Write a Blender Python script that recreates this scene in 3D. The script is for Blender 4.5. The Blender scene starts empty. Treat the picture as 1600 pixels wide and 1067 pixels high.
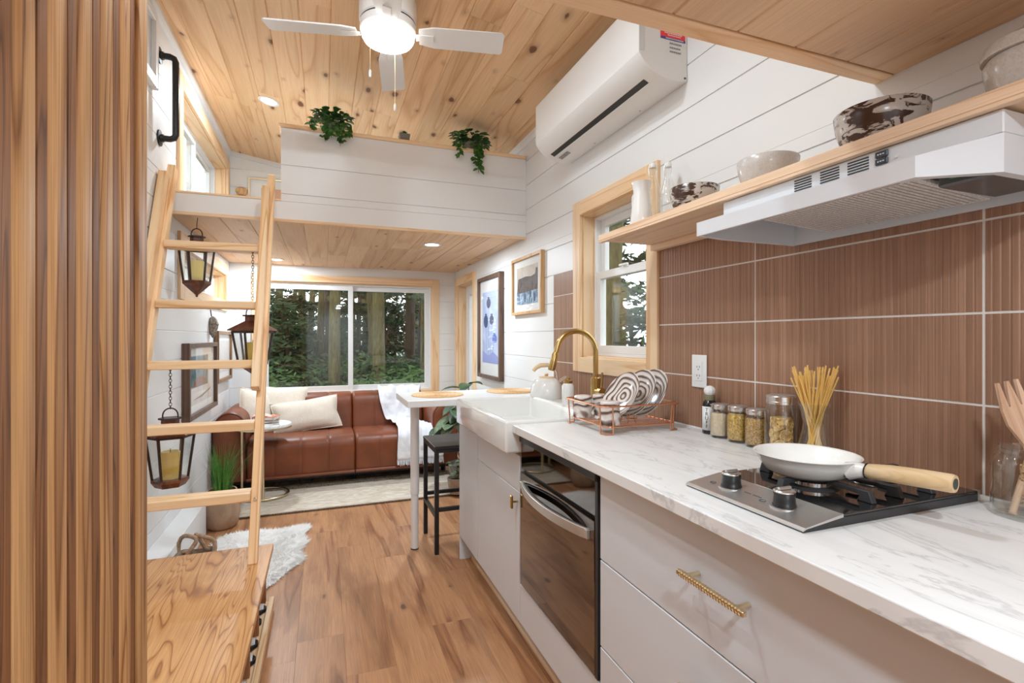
import bpy, bmesh, math, random
from mathutils import Vector, Matrix, noise as mnoise
random.seed(7)
R = random.Random(11)
PI = math.pi
scene = bpy.context.scene
COL = scene.collection

# ---------------------------------------------------------------- camera
EYE = 1.25
cam_d = bpy.data.cameras.new('camera')
cam = bpy.data.objects.new('camera', cam_d)
COL.objects.link(cam)
cam.location = (0, 0, EYE)
cam.rotation_euler = (PI/2, 0, -math.radians(20.45))
cam_d.sensor_width = 36.0
cam_d.lens = 790.0/1600*36
cam_d.shift_y = -6.1/1600
cam_d.clip_start = 0.02
cam_d.clip_end = 200
scene.camera = cam

# ---------------------------------------------------------------- world, exposure
wd = bpy.data.worlds.new('sky')
scene.world = wd
wd.use_nodes = True
wt = wd.node_tree
bg = wt.nodes['Background']
bg.inputs[0].default_value = (0.90, 0.97, 1.0, 1)
bg.inputs[1].default_value = 3.2
vs = scene.view_settings
vs.view_transform = 'Standard'
vs.look = 'None'
vs.gamma = 1.0
vs.use_curve_mapping = False
vs.exposure = -0.26
cy = scene.cycles
cy.use_denoising = True
cy.max_bounces = 10
cy.diffuse_bounces = 5
cy.glossy_bounces = 5
cy.transmission_bounces = 6
cy.transparent_max_bounces = 24
cy.caustics_reflective = False
cy.caustics_refractive = False
cy.sample_clamp_indirect = 6.0
LAMP_W = 20.0        # watts of a recessed lamp
FAN_EMIT = 12.0      # emission of the fan's light bowl
LAMP_COL = (0.79, 0.915, 1.0)

# ---------------------------------------------------------------- mesh helpers
class MB:
    def __init__(s): s.v = []; s.f = []
    def add(s, vs, fs):
        o = len(s.v); s.v += [tuple(p) for p in vs]
        s.f += [tuple(i+o for i in f) for f in fs]; return s
    def box(s, x0, x1, y0, y1, z0, z1):
        x0, x1 = min(x0,x1), max(x0,x1); y0, y1 = min(y0,y1), max(y0,y1); z0, z1 = min(z0,z1), max(z0,z1)
        return s.add([(x0,y0,z0),(x1,y0,z0),(x1,y1,z0),(x0,y1,z0),(x0,y0,z1),(x1,y0,z1),(x1,y1,z1),(x0,y1,z1)],
                     [(3,2,1,0),(4,5,6,7),(0,1,5,4),(1,2,6,5),(2,3,7,6),(3,0,4,7)])
    def obox(s, c, ax, ay, az, hx, hy, hz):
        c, ax, ay, az = Vector(c), Vector(ax).normalized(), Vector(ay).normalized(), Vector(az).normalized()
        P = [c+ax*hx*i+ay*hy*j+az*hz*k for k in (-1,1) for i, j in ((-1,-1),(1,-1),(1,1),(-1,1))]
        return s.add(P, [(3,2,1,0),(4,5,6,7),(0,1,5,4),(1,2,6,5),(2,3,7,6),(3,0,4,7)])
    def bar(s, a, b, w, t, side=(1,0,0)):
        a, b = Vector(a), Vector(b); d = (b-a); L = d.length; d.normalize()
        sd = Vector(side); sd = (sd-d*sd.dot(d)).normalized(); n = d.cross(sd)
        return s.obox((a+b)/2, sd, n, d, w/2, t/2, L/2)
    def tube(s, pts, r, n=8, cap=True, closed=False):
        pts = [Vector(p) for p in pts]; m = len(pts); o = len(s.v); up = None
        for i, p in enumerate(pts):
            if closed: d = pts[(i+1) % m]-pts[i-1]
            else: d = pts[min(i+1,m-1)]-pts[max(i-1,0)]
            if d.length < 1e-9: d = Vector((0,0,1))
            d.normalize()
            if up is None:
                up = Vector((0,0,1)) if abs(d.z) < .9 else Vector((1,0,0))
            u = (up-d*up.dot(d))
            if u.length < 1e-6: u = d.orthogonal()
            u.normalize(); up = u; w = d.cross(u)
            rr = r[i] if isinstance(r, (list, tuple)) else r
            for k in range(n):
                a = 2*PI*k/n
                s.v.append(tuple(p+u*math.cos(a)*rr+w*math.sin(a)*rr))
        for i in range(m if closed else m-1):
            for k in range(n):
                a, b = o+i*n+k, o+i*n+(k+1) % n
                j = (i+1) % m
                c, e = o+j*n+(k+1) % n, o+j*n+k
                s.f.append((a,b,c,e))
        if cap and not closed:
            s.f.append(tuple(o+k for k in range(n))[::-1]); s.f.append(tuple(o+(m-1)*n+k for k in range(n)))
        return s
    def cyl(s, a, b, r0, r1=None, n=20):
        return s.tube([a, b], [r0, r0 if r1 is None else r1], n)
    def lathe(s, prof, c=(0,0,0), n=32, rot=None):
        o = len(s.v); m = len(prof); c = Vector(c)
        for r, z in prof:
            for k in range(n):
                a = 2*PI*k/n
                p = Vector((r*math.cos(a), r*math.sin(a), z))
                if rot is not None: p = rot @ p
                s.v.append(tuple(p+c))
        for i in range(m-1):
            for k in range(n):
                s.f.append((o+i*n+k, o+i*n+(k+1) % n, o+(i+1)*n+(k+1) % n, o+(i+1)*n+k))
        if prof[0][0] > 1e-5: s.f.append(tuple(o+k for k in range(n))[::-1])
        if prof[-1][0] > 1e-5: s.f.append(tuple(o+(m-1)*n+k for k in range(n)))
        return s
    def prism(s, poly, axis, a0, a1):
        def P(u, w, a): return {'x': (a,u,w), 'y': (u,a,w), 'z': (u,w,a)}[axis]
        n = len(poly); o = len(s.v)
        s.v += [P(u,w,a0) for u, w in poly]+[P(u,w,a1) for u, w in poly]
        s.f.append(tuple(o+i for i in range(n))[::-1]); s.f.append(tuple(o+n+i for i in range(n)))
        for i in range(n): j = (i+1) % n; s.f.append((o+i,o+j,o+n+j,o+n+i))
        return s
    def ball(s, c, rx, ry=None, rz=None, n=16, m=10):
        ry = rx if ry is None else ry; rz = rx if rz is None else rz
        o = len(s.v); c = Vector(c)
        for i in range(m+1):
            t = PI*i/m
            for k in range(n):
                a = 2*PI*k/n
                s.v.append((c.x+rx*math.sin(t)*math.cos(a), c.y+ry*math.sin(t)*math.sin(a), c.z-rz*math.cos(t)))
        for i in range(m):
            for k in range(n):
                s.f.append((o+i*n+k, o+i*n+(k+1) % n, o+(i+1)*n+(k+1) % n, o+(i+1)*n+k))
        return s
    def grid(s, fn, nu, nv):
        o = len(s.v)
        for i in range(nu+1):
            for j in range(nv+1): s.v.append(tuple(fn(i/nu, j/nv)))
        for i in range(nu):
            for j in range(nv):
                a = o+i*(nv+1)+j; s.f.append((a, a+1, a+nv+2, a+nv+1))
        return s

WO = {}     # world origin of every object built here
def world(o): return WO.get(o.name, Vector((0,0,0)))
def thing(name, label, cat, loc=(0,0,0), group=None):
    o = bpy.data.objects.new(name, None); COL.objects.link(o)
    o.empty_display_size = .05
    o.location = loc; WO[o.name] = Vector(loc)
    o['label'] = label; o['category'] = cat
    if group: o['group'] = group
    return o
def tag(o, label, cat, group=None):
    o['label'] = label; o['category'] = cat
    if group: o['group'] = group
    return o
def build(mb, name, m, parent=None, smooth=False, bevel=0, seg=1, kind=None, label=None, angle=40, weld=True, at=None, solid=0):
    org = world(parent) if parent is not None else Vector(at or (0,0,0))
    me = bpy.data.meshes.new(name)
    me.from_pydata([tuple(Vector(p)-org) for p in mb.v], [], mb.f)
    bm = bmesh.new(); bm.from_mesh(me)
    if weld: bmesh.ops.remove_doubles(bm, verts=bm.verts, dist=1e-5)
    bmesh.ops.recalc_face_normals(bm, faces=bm.faces)
    if bevel:
        es = [e for e in bm.edges if len(e.link_faces) == 2 and e.calc_face_angle(0) > .5]
        bmesh.ops.bevel(bm, geom=es, offset=bevel, segments=seg, affect='EDGES', profile=.5, clamp_overlap=True)
    bm.to_mesh(me); bm.free()
    if smooth:
        me.shade_smooth(); me.set_sharp_from_angle(angle=math.radians(angle))
    me.materials.append(m)
    o = bpy.data.objects.new(name, me); COL.objects.link(o)
    if parent is not None: o.parent = parent
    else: o.location = org
    WO[o.name] = org.copy()
    if kind: o['kind'] = kind
    if label: o['label'] = label
    if solid:
        md = o.modifiers.new('thickness', 'SOLIDIFY'); md.thickness = solid; md.offset = 0
    return o
def struct(mb, name, m, **k): return build(mb, name, m, kind='structure', **k)
def dup(root, loc, rotz=0, label=None, group=None):
    def cp(o, par):
        c = o.copy(); COL.objects.link(c)
        if par is not None: c.parent = par
        for ch in list(o.children): cp(ch, c)
        return c
    r = cp(root, None); r.location = loc; r.rotation_euler = (0,0,rotz)
    if label: r['label'] = label
    if group: r['group'] = group
    return r
def arc(c, r, a0, a1, n, u=(1,0,0), w=(0,0,1)):
    c, u, w = Vector(c), Vector(u), Vector(w)
    return [c+u*r*math.cos(a0+(a1-a0)*i/n)+w*r*math.sin(a0+(a1-a0)*i/n) for i in range(n+1)]

# ---------------------------------------------------------------- materials
def lin(c):
    c /= 255.0
    return c/12.92 if c <= .04045 else ((c+.055)/1.055)**2.4
def A(r, g, b, k=1.0):      # albedo of a surface seen with this colour beside white walls of sRGB 226
    f = .82/lin(226)*k
    return (min(.95, lin(r)*f), min(.95, lin(g)*f), min(.95, lin(b)*f), 1)
class NT:
    def __init__(s, name):
        s.m = bpy.data.materials.new(name); s.m.use_nodes = True
        s.t = s.m.node_tree; s.b = s.t.nodes['Principled BSDF']; s.out = s.t.nodes['Material Output']
    def n(s, typ, ins=None, **pr):
        nd = s.t.nodes.new('ShaderNode'+typ)
        for k, v in pr.items(): setattr(nd, k, v)
        for k, v in (ins or {}).items(): s.put(nd.inputs[k], v)
        return nd
    def put(s, sock, v):
        if isinstance(v, bpy.types.NodeSocket): s.t.links.new(v, sock)
        else: sock.default_value = v
    def math(s, op, a, b=0.0, c=None):
        nd = s.n('Math', {0: a, 1: b}, operation=op)
        if c is not None: s.put(nd.inputs[2], c)
        return nd.outputs[0]
    def mix(s, f, a, b, mode='MIX'):
        nd = s.n('Mix', data_type='RGBA', blend_type=mode)
        s.put(nd.inputs[0], f); s.put(nd.inputs[6], a); s.put(nd.inputs[7], b)
        return nd.outputs[2]
    def ramp(s, f, stops, interp='LINEAR'):
        nd = s.n('ValToRGB', {0: f}); cr = nd.color_ramp; cr.interpolation = interp
        while len(cr.elements) < len(stops): cr.elements.new(.5)
        for e, (p, c) in zip(cr.elements, stops):
            e.position = p; e.color = c if len(c) == 4 else (*c, 1)
        return nd.outputs[0]
    def base(s, c): s.put(s.b.inputs['Base Color'], c)
    def bump(s, h, strength=.3, dist=.002):
        nd = s.n('Bump', {'Height': h, 'Strength': strength, 'Distance': dist})
        s.t.links.new(nd.outputs[0], s.b.inputs['Normal'])
    def pos(s): return s.n('TexCoord').outputs['Object']
    def rnd(s): return s.n('ObjectInfo').outputs['Random']
def plain(name, col, rough=.5, metal=0.0, spec=.5, coat=0.0):
    t = NT(name); b = t.b
    b.inputs['Base Color'].default_value = col if len(col) == 4 else (*col, 1)
    b.inputs['Roughness'].default_value = rough; b.inputs['Metallic'].default_value = metal
    b.inputs['Specular IOR Level'].default_value = spec; b.inputs['Coat Weight'].default_value = coat
    return t.m
def emit(name, col, strength):
    t = NT(name)
    t.b.inputs['Base Color'].default_value = (*col, 1)
    t.b.inputs['Emission Color'].default_value = (*col, 1)
    t.b.inputs['Emission Strength'].default_value = strength
    return t.m
def wood(name, axis, light, mid, dark, sa=9.0, sl=.9, rings=7.0, fine=.25, knots=0.0, var=.18, rough=.45, ka=3.2, kl=1.5, knotcol=None, rel=0.0, ds=.6, only=None, patch=0.0):
    t = NT(name)
    sp = t.n('SeparateXYZ', {0: t.pos()}); r = t.rnd()
    idx = 'XYZ'.index(axis)
    oth = [i for i in range(3) if i != idx]
    al = t.math('ADD', sp.outputs[idx], t.math('MULTIPLY', r, 61.0))
    ac = t.math('ADD', sp.outputs[only] if only is not None else t.math('ADD', sp.outputs[oth[0]], sp.outputs[oth[1]]), t.math('MULTIPLY', r, 23.0))
    co = t.n('CombineXYZ', {0: t.math('MULTIPLY', ac, sa), 1: t.math('MULTIPLY', al, sl), 2: t.math('MULTIPLY', r, 7.0)}).outputs[0]
    n1 = t.n('TexNoise', {'Vector': co, 'Scale': 1.0, 'Detail': 1.5, 'Roughness': .45, 'Distortion': ds}).outputs[0]
    g = t.math('FRACT', t.math('MULTIPLY', n1, rings))
    col = t.ramp(g, [(0, mid), (.08, light), (.55, light), (.82, mid), (.94, dark), (1, mid)])
    co2 = t.n('CombineXYZ', {0: t.math('MULTIPLY', ac, sa*26), 1: t.math('MULTIPLY', al, sl*6), 2: 0.0}).outputs[0]
    n2 = t.n('TexNoise', {'Vector': co2, 'Scale': 1.0, 'Detail': 2.0, 'Roughness': .6}).outputs[0]
    col = t.mix(fine, col, t.ramp(n2, [(.30, (.35,.30,.25)), (.62, (1.12,1.12,1.12))]), 'MULTIPLY')
    if knots:
        kc = t.n('CombineXYZ', {0: t.math('MULTIPLY', ac, ka), 1: t.math('MULTIPLY', al, kl), 2: 0.0}).outputs[0]
        kn = t.n('TexNoise', {'Vector': kc, 'Scale': 5.0, 'Detail': 1.0}).outputs['Color']
        kv = t.n('VectorMath', {0: kc, 1: t.n('VectorMath', {0: kn, 'Scale': .10}, operation='SCALE').outputs[0]}, operation='ADD').outputs[0]
        vo = t.n('TexVoronoi', {'Vector': kv, 'Scale': 1.0}, voronoi_dimensions='2D')
        sel = t.n('SeparateColor', {0: vo.outputs['Color']}).outputs[0]
        d = t.math('MULTIPLY_ADD', sel, .16, vo.outputs['Distance'])
        kcl = knotcol or (.10,.045,.018,1)
        kf = t.ramp(d, [(.0, (1,1,1)), (.075*knots, (1,1,1)), (.11*knots, (.30,.30,.30)), (.20*knots, (.0,.0,.0))])
        col = t.mix(kf, col, kcl)
    if patch:
        cp_ = t.n('CombineXYZ', {0: t.math('MULTIPLY', ac, 9.0), 1: t.math('MULTIPLY', al, 1.6), 2: 3.0}).outputs[0]
        np_ = t.n('TexNoise', {'Vector': cp_, 'Scale': 1.0, 'Detail': 4.0, 'Roughness': .65, 'Distortion': .5}).outputs[0]
        col = t.mix(patch, col, t.ramp(np_, [(.36, (.50,.42,.38)), (.54, (1.05,1.05,1.05))]), 'MULTIPLY')
    vv = t.math('MULTIPLY_ADD', r, var, 1-var*.55)
    col = t.mix(1.0, col, t.n('CombineColor', {0: vv, 1: vv, 2: vv}).outputs[0], 'MULTIPLY')
    t.base(col); t.b.inputs['Roughness'].default_value = rough
    if rel: t.bump(t.math('ADD', g, n2), rel, .0015)
    return t.m
def glass(name, tint=(1,1,1), refl=1.0, rough=.02):
    t = NT(name); t.t.nodes.remove(t.b)
    tr = t.n('BsdfTransparent', {0: (*tint, 1)}); gl = t.n('BsdfGlossy', {0: (1,1,1,1), 'Roughness': rough})
    fc = t.n('LayerWeight', {0: .5}).outputs['Facing']
    fr = t.math('MINIMUM', t.math('MULTIPLY', t.math('MULTIPLY_ADD', t.math('POWER', fc, 5.0), .96, .04), refl), 1.0)
    mx = t.n('MixShader', {0: fr, 1: tr.outputs[0], 2: gl.outputs[0]})
    t.t.links.new(mx.outputs[0], t.out.inputs[0])
    return t.m
def spotted(name, base, spot, scale, lo, hi, rough=.35, stretch=(1,1,1), ds=1.5, bump=0):
    t = NT(name)
    mp = t.n('Mapping', {0: t.pos(), 'Scale': stretch}).outputs[0]
    nz = t.n('TexNoise', {'Vector': mp, 'Scale': scale, 'Detail': 4.0, 'Roughness': .6, 'Distortion': ds}).outputs[0]
    t.base(t.ramp(nz, [(lo, base), (hi, spot)])); t.b.inputs['Roughness'].default_value = rough
    if bump: t.bump(nz, bump, .004)
    return t.m

M = {}
M['white'] = plain('white_paint', (.80,.80,.80,1), .45)
M['white_trim'] = plain('white_vinyl', (.80,.80,.80,1), .35)
M['cabinet'] = plain('cabinet_white', (.68,.70,.73,1), .35)
M['white_enamel'] = plain('white_enamel', (.70,.72,.75,1), .3)
M['white_plastic'] = plain('white_plastic', (.80,.79,.78,1), .35)
M['porcelain'] = plain('porcelain', (.82,.82,.80,1), .12, coat=.5)
M['grout'] = plain('grout', (.82,.79,.75,1), .8)
pine = dict(light=A(226,188,146), mid=A(220,178,134), dark=A(206,160,114))
M['pine_y'] = wood('pine_ceiling', 'Y', **pine, sa=7, sl=.55, rings=5, fine=.16, knots=1.0, var=.16, rough=.5, ka=5.8, kl=2.5, knotcol=A(118,70,36))
M['pine_loft'] = wood('pine_loft', 'Y', light=A(222,188,152), mid=A(216,180,143), dark=A(204,164,126), sa=7, sl=.5, rings=3, fine=.18, knots=.7, var=.16, rough=.5, ka=5.4, kl=2.2, knotcol=A(112,70,38))
tr = dict(light=A(232,200,162), mid=A(228,190,148), dark=A(214,170,124))
for ax in 'XYZ':
    M['trim_'+ax] = wood('pine_trim_'+ax.lower(), ax, **tr, sa=10, sl=.7, rings=4, fine=.12, knots=.30, var=.12, rough=.45, ka=4, kl=1.4, knotcol=A(130,84,44))
    M['ladder_'+ax] = wood('ladder_pine_'+ax.lower(), ax, light=A(238,204,162), mid=A(230,188,140), dark=A(208,158,106), sa=16, sl=.9, rings=4, fine=.14, knots=.42, var=.14, rough=.45, ka=5, kl=1.3, knotcol=A(96,58,28), only=(0 if ax == 'Z' else None))
M['shelf'] = wood('shelf_pine', 'Y', light=A(228,198,168), mid=A(222,188,156), dark=A(210,172,138), sa=14, sl=.7, rings=4, fine=.14, var=.1, rough=.5)
M['floor'] = wood('floor_oak', 'Y', light=A(188,138,98), mid=A(176,124,86), dark=A(148,100,68), sa=11.0, sl=.75, rings=2.6, fine=.36, knots=.38, var=.17, rough=.36, ka=2.6, kl=1.6, knotcol=A(112,80,58), ds=.8, patch=.55)
M['ash'] = wood('ash_panel', 'Z', light=A(198,150,100), mid=A(180,130,82), dark=A(132,86,48), sa=12, sl=.62, rings=8, fine=.46, var=.20, rough=.42, rel=.12)
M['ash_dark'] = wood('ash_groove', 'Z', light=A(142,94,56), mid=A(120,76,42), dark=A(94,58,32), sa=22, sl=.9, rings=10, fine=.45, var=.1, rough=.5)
M['bench'] = wood('ash_bench', 'Y', light=A(204,152,98), mid=A(190,134,80), dark=A(146,94,50), sa=8, sl=.7, rings=18, fine=.30, var=.06, rough=.36, rel=.12, ds=.9)
M['bench_side'] = wood('ash_bench_side', 'Z', light=A(170,116,72), mid=A(154,102,62), dark=A(120,76,44), sa=9, sl=.9, rings=9, fine=.35, var=.1)
M['frame_oak'] = wood('oak_frame', 'Z', light=A(206,164,116), mid=A(194,148,98), dark=A(170,124,78), sa=20, sl=1, rings=4, fine=.2, var=.1)
M['frame_dark'] = wood('walnut_frame', 'Z', light=A(104,78,62), mid=A(90,66,52), dark=A(66,46,36), sa=20, sl=1, rings=4, fine=.3, var=.1)
M['handle_wood'] = wood('handle_wood', 'Y', light=A(226,202,164), mid=A(220,192,152), dark=A(208,176,132), sa=14, sl=.6, rings=2, fine=.2, var=.1, only=0)
M['beech'] = wood('beech', 'X', light=A(222,196,160), mid=A(214,184,146), dark=A(196,160,118), sa=22, sl=1, rings=4, fine=.2, var=.1)
M['spoon_wood'] = wood('spoon_wood', 'Z', light=A(214,180,154), mid=A(206,170,142), dark=A(190,150,122), sa=22, sl=1, rings=3, fine=.2, var=.1)
M['black'] = plain('black_metal', (.010,.010,.011,1), .42)
M['black_seat'] = plain('black_seat', (.022,.022,.024,1), .38)
M['black_plastic'] = plain('black_plastic', (.02,.02,.022,1), .3)
M['iron'] = plain('cast_iron', (.035,.035,.038,1), .55)
M['hob_glass'] = plain('black_hob_glass', (.012,.012,.013,1), .06, coat=.6)
M['steel'] = plain('brushed_steel', (.66,.65,.63,1), .36, .9)
M['chrome'] = plain('chrome', (.80,.80,.80,1), .22, 1.0)
M['brass'] = plain('brushed_brass', (.52,.36,.14,1), .26, 1.0)
M['gold'] = plain('pale_gold', (.80,.68,.46,1), .3, 1.0)
M['copper'] = plain('copper_wire', (.80,.36,.20,1), .28, 1.0)
M['oven_glass'] = plain('oven_mirror_glass', (.22,.20,.185,1), .035, 1.0)
M['glass'] = glass('window_glass', (.97,.98,.97), .8)
M['picture_glass'] = glass('picture_glass', (.98,.98,.98), .35)
M['lantern_glass'] = glass('lantern_glass', (.96,.97,.97), 1.2, .05)
M['jar_glass'] = glass('jar_glass', (.965,.975,.965), 1.5, .03)
M['bottle_glass'] = glass('bottle_glass', (.975,.98,.975), 1.2, .04)
M['lantern'] = spotted('aged_copper', A(84,50,36), A(128,74,48), 22, .4, .62, rough=.4)
M['lantern_dark'] = plain('lantern_frame', A(58,40,34), .45)
M['candle'] = plain('candle_wax', A(255,212,104), .5)
M['rattan'] = spotted('rattan', A(232,198,152), A(208,164,116), 120, .4, .6, rough=.7)
M['knotted'] = plain('chain_metal', A(90,76,66), .4, .6)

t = NT('marble'); p = t.pos()
wv = t.n('TexNoise', {'Vector': t.n('Mapping', {0: p, 'Rotation': (0,0,.30), 'Scale': (5.2,1.15,2)}).outputs[0], 'Scale': 1.5, 'Detail': 7.0, 'Roughness': .60, 'Distortion': .7}).outputs[0]
v2 = t.n('TexNoise', {'Vector': t.n('Mapping', {0: p, 'Rotation': (0,0,.22), 'Scale': (7.0,1.3,2)}).outputs[0], 'Scale': 2.2, 'Detail': 4.0, 'Roughness': .55}).outputs[0]
M_ = None
c1 = t.ramp(wv, [(.27,(.70,.695,.685)), (.42,(.81,.805,.79)), (.480,(.805,.80,.79)), (.497,(.60,.595,.585)), (.512,(.80,.795,.78)), (.60,(.82,.815,.80))])
c2 = t.ramp(v2, [(.32,(.88,.88,.88)), (.52,(1,1,1))])
t.base(t.mix(.85, c1, c2, 'MULTIPLY')); t.b.inputs['Roughness'].default_value = .3
M['marble'] = t.m

t = NT('fluted_tile'); p = t.pos(); sp = t.n('SeparateXYZ', {0: p})
n = t.n('TexNoise', {'Vector': t.n('Mapping', {0: p, 'Scale': (1,90,1.3)}).outputs[0], 'Scale': 1.0, 'Detail': 3.0, 'Roughness': .7}).outputs[0]
cc = t.ramp(n, [(.30, A(134,98,76)), (.50, A(149,110,86)), (.66, A(163,124,100))])
vv = t.math('MULTIPLY_ADD', t.rnd(), .12, .93)
t.base(t.mix(1.0, cc, t.n('CombineColor', {0: vv, 1: vv, 2: vv}).outputs[0], 'MULTIPLY')); t.b.inputs['Roughness'].default_value = .42
M['tile'] = t.m

t = NT('cognac_leather'); p = t.pos()
n = t.n('TexNoise', {'Vector': p, 'Scale': 5.0, 'Detail': 3.0}).outputs[0]
n3 = t.n('TexNoise', {'Vector': p, 'Scale': 160.0, 'Detail': 2.0}).outputs[0]
t.base(t.ramp(n, [(.3, A(106,55,31)), (.7, A(130,69,40))])); t.b.inputs['Roughness'].default_value = .42
t.bump(n3, .15, .001); M['leather'] = t.m

M['cream'] = spotted('cream_linen', A(222,212,199), A(212,199,183), 90, .4, .6, rough=.9, bump=.1)
M['throw'] = spotted('white_throw', A(238,238,242), A(226,228,236), 30, .4, .6, rough=.95)
M['fur'] = spotted('white_fur', A(244,242,240), A(232,228,224), 20, .35, .65, rough=1)
M['rug'] = spotted('rug_wool', A(216,206,192), A(190,176,158), 9, .38, .62, rough=1, stretch=(1,3,1))
M['fringe'] = spotted('rug_fringe', A(196,178,154), A(130,112,90), 40, .4, .6, rough=1)
M['leaf'] = spotted('green_leaf', A(74,122,56), A(44,86,36), 14, .35, .65, rough=.5)
M['leaf_dark'] = spotted('dark_leaf', A(72,96,62), A(42,64,44), 8, .35, .65, rough=.4)
M['leaf_grey'] = spotted('olive_leaf', A(118,136,100), A(70,88,60), 14, .35, .65, rough=.5)
M['grass'] = spotted('grass_blade', A(92,150,54), A(56,106,34), 20, .35, .65, rough=.5)
M['stem'] = plain('plant_stem', A(112,98,70), .7)
M['soil'] = plain('potting_soil', A(52,40,32), .95)
M['pot_beige'] = spotted('beige_clay', A(182,156,132), A(160,132,108), 6, .35, .65, rough=.7)
M['pot_grey'] = plain('grey_pot', A(120,116,110), .8)
M['stone_pot'] = spotted('stone_pot', A(178,168,154), A(150,138,122), 12, .35, .65, rough=.8)
M['plate'] = None
M['art_paper'] = plain('art_paper', (.82,.81,.79,1), .7)
# ceramics with a brown reactive glaze
M['glaze'] = spotted('speckled_glaze', A(188,182,176), A(66,46,38), 21, .48, .53, rough=.22, ds=1.2, stretch=(1,1,2.2))
M['glaze_plain'] = spotted('grey_glaze', A(198,194,190), A(178,172,166), 120, .45, .75, rough=.2)
t = NT('swirl_glaze'); p = t.pos()
gr = t.n('VectorMath', {0: p}, operation='LENGTH').outputs['Value']
nn = t.n('TexNoise', {'Vector': p, 'Scale': 11.0, 'Detail': 1.0, 'Distortion': .3}).outputs[0]
w = t.math('FRACT', t.math('ADD', t.math('MULTIPLY', gr, 46.0), t.math('MULTIPLY', nn, 2.4)))
t.base(t.ramp(w, [(0, A(226,218,212)), (.40, A(212,202,196)), (.58, A(128,104,94)), (.74, A(62,48,44)), (.88, A(150,130,120)), (1, A(226,218,212))]))
t.b.inputs['Roughness'].default_value = .15; M['swirl'] = t.m
# ---------------------------------------------------------------- the setting
XL, XR, YB, YR = -.81, 1.315, 5.25, -1.7          # left, right, back wall faces, rear wall
def CZ(x): return 2.96-.161*(x+.8)                # ceiling height (a shed roof, lower to the right)
PR = lambda a, d, z: (XR+d, a, z)
PL = lambda a, d, z: (XL-d, a, z)
PB = lambda a, d, z: (a, YB+d, z)
def pbox(mb, P, a0, a1, d0, d1, z0, z1):
    p, q = P(a0,d0,z0), P(a1,d1,z1)
    return mb.box(p[0], q[0], p[1], q[1], p[2], q[2])
def pieces(a0, a1, z0, z1, holes):
    cuts = sorted({z0, z1} | {h for o in holes for h in o[2:] if z0 < h < z1})
    out = []
    for c0, c1 in zip(cuts, cuts[1:]):
        if c1-c0 < .004: continue
        segs = [(a0, a1)]
        for b0, b1, h0, h1 in holes:
            if h0 < c1-1e-6 and h1 > c0+1e-6:
                segs = [s for x, y in segs for s in ((x, min(y, b0)), (max(x, b1), y)) if s[1]-s[0] > .004]
        out += [(x, y, c0, c1) for x, y in segs]
    return out
def wall_slab(name, P, a0, a1, z0, z1, holes, d0=.0048, d1=.14):
    mb = MB()
    for x, y, c0, c1 in pieces(a0, a1, z0, z1, holes): pbox(mb, P, x, y, d0, d1, c0, c1)
    return struct(mb, name, M['white'], weld=False)
def siding(wall, P, a0, a1, zs, holes, clip=None, g=.0016):
    for z0, z1 in zip(zs, zs[1:]):
        a = a1 if clip is None else min(a1, clip(z1))
        if a-a0 < .02: continue
        for x, y, c0, c1 in pieces(a0, a, z0+g, z1-g, holes):
            build(pbox(MB(), P, x, y, 0, .005, c0, c1), 'board', M['white'], wall, bevel=.0014)
rows = [0]+[.11+.1685*k for k in range(0, 18)]

W_K = (1.83, 2.44, 1.14, 1.915)       # kitchen window opening
W_T = (3.58, 5.02, 1.565, 1.80)       # transom under the loft
W_L = (3.56, 5.10, 2.14, 2.755)       # loft window
W_B = (-.56, 1.075, .70, 1.79)        # picture window
D_1 = (4.54, 5.14, .02, 1.79)         # glazed door
TILE = (-1.6, 2.782, .905, 1.632)     # tiled zone
def grow(o, k): return (o[0]-k, o[1]+k, o[2]-k, o[3]+k)
wr = wall_slab('wall_right', PR, YR, YB+.14, -.2, 2.66, [W_K, D_1])
siding(wr, PR, YR, YB, [z for z in rows if z < 2.5]+[2.64], [grow(W_K,.05), grow(D_1,.05), TILE])
wl = wall_slab('wall_left', PL, YR, YB+.14, -.2, 3.0, [W_T, W_L])
siding(wl, PL, YR, YB, [z for z in rows if z < 2.9]+[2.96], [grow(W_T,.05), grow(W_L,.05)])
wb = wall_slab('wall_back', PB, XL-.14, XR+.14, -.2, 3.0, [W_B])
siding(wb, PB, XL, XR, [z for z in rows if z < 2.9]+[2.95], [grow(W_B,.04)], clip=lambda z: -.8+(2.965-z)/.161)
struct(MB().box(XL-.14, XR+.14, YR-.12, YR, -.2, 3.0), 'wall_rear', M['white'])

# ceiling: slab and V-jointed pine planks
mb = MB()
x0, x1 = XL-.14, XR+.14
mb.prism([(x0,CZ(x0)+.012), (x1,CZ(x1)+.012), (x1,CZ(x1)+.12), (x0,CZ(x0)+.12)], 'y', YR-.12, YB+.14)
ceil = struct(mb, 'ceiling', M['white'])
x = -.859
k = 0
while x < XR:
    a, b = max(x, XL), min(x+.149, XR)
    ys = [YR, R.uniform(-.6,.4), R.uniform(1.6,2.6), R.uniform(3.5,4.4), YB]
    for y0, y1 in zip(ys, ys[1:]):
        c = .0045
        pl = [(a,CZ(a)+.012), (a,CZ(a)+c), (a+c,CZ(a+c)), (b-c,CZ(b-c)), (b,CZ(b)+c), (b,CZ(b)+.012)]
        build(MB().prism(pl, 'y', y0+.0004, y1-.0004), 'plank', M['pine_y'], ceil)
    x += .149
struct(MB().prism([(XL,CZ(XL)), (XL+.022,CZ(XL)-.003), (XL+.022,CZ(XL)-.028), (XL+.014,CZ(XL)-.05), (XL,CZ(XL)-.05)], 'y', YR, YB), 'trim_1', M['white_trim'])
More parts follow.
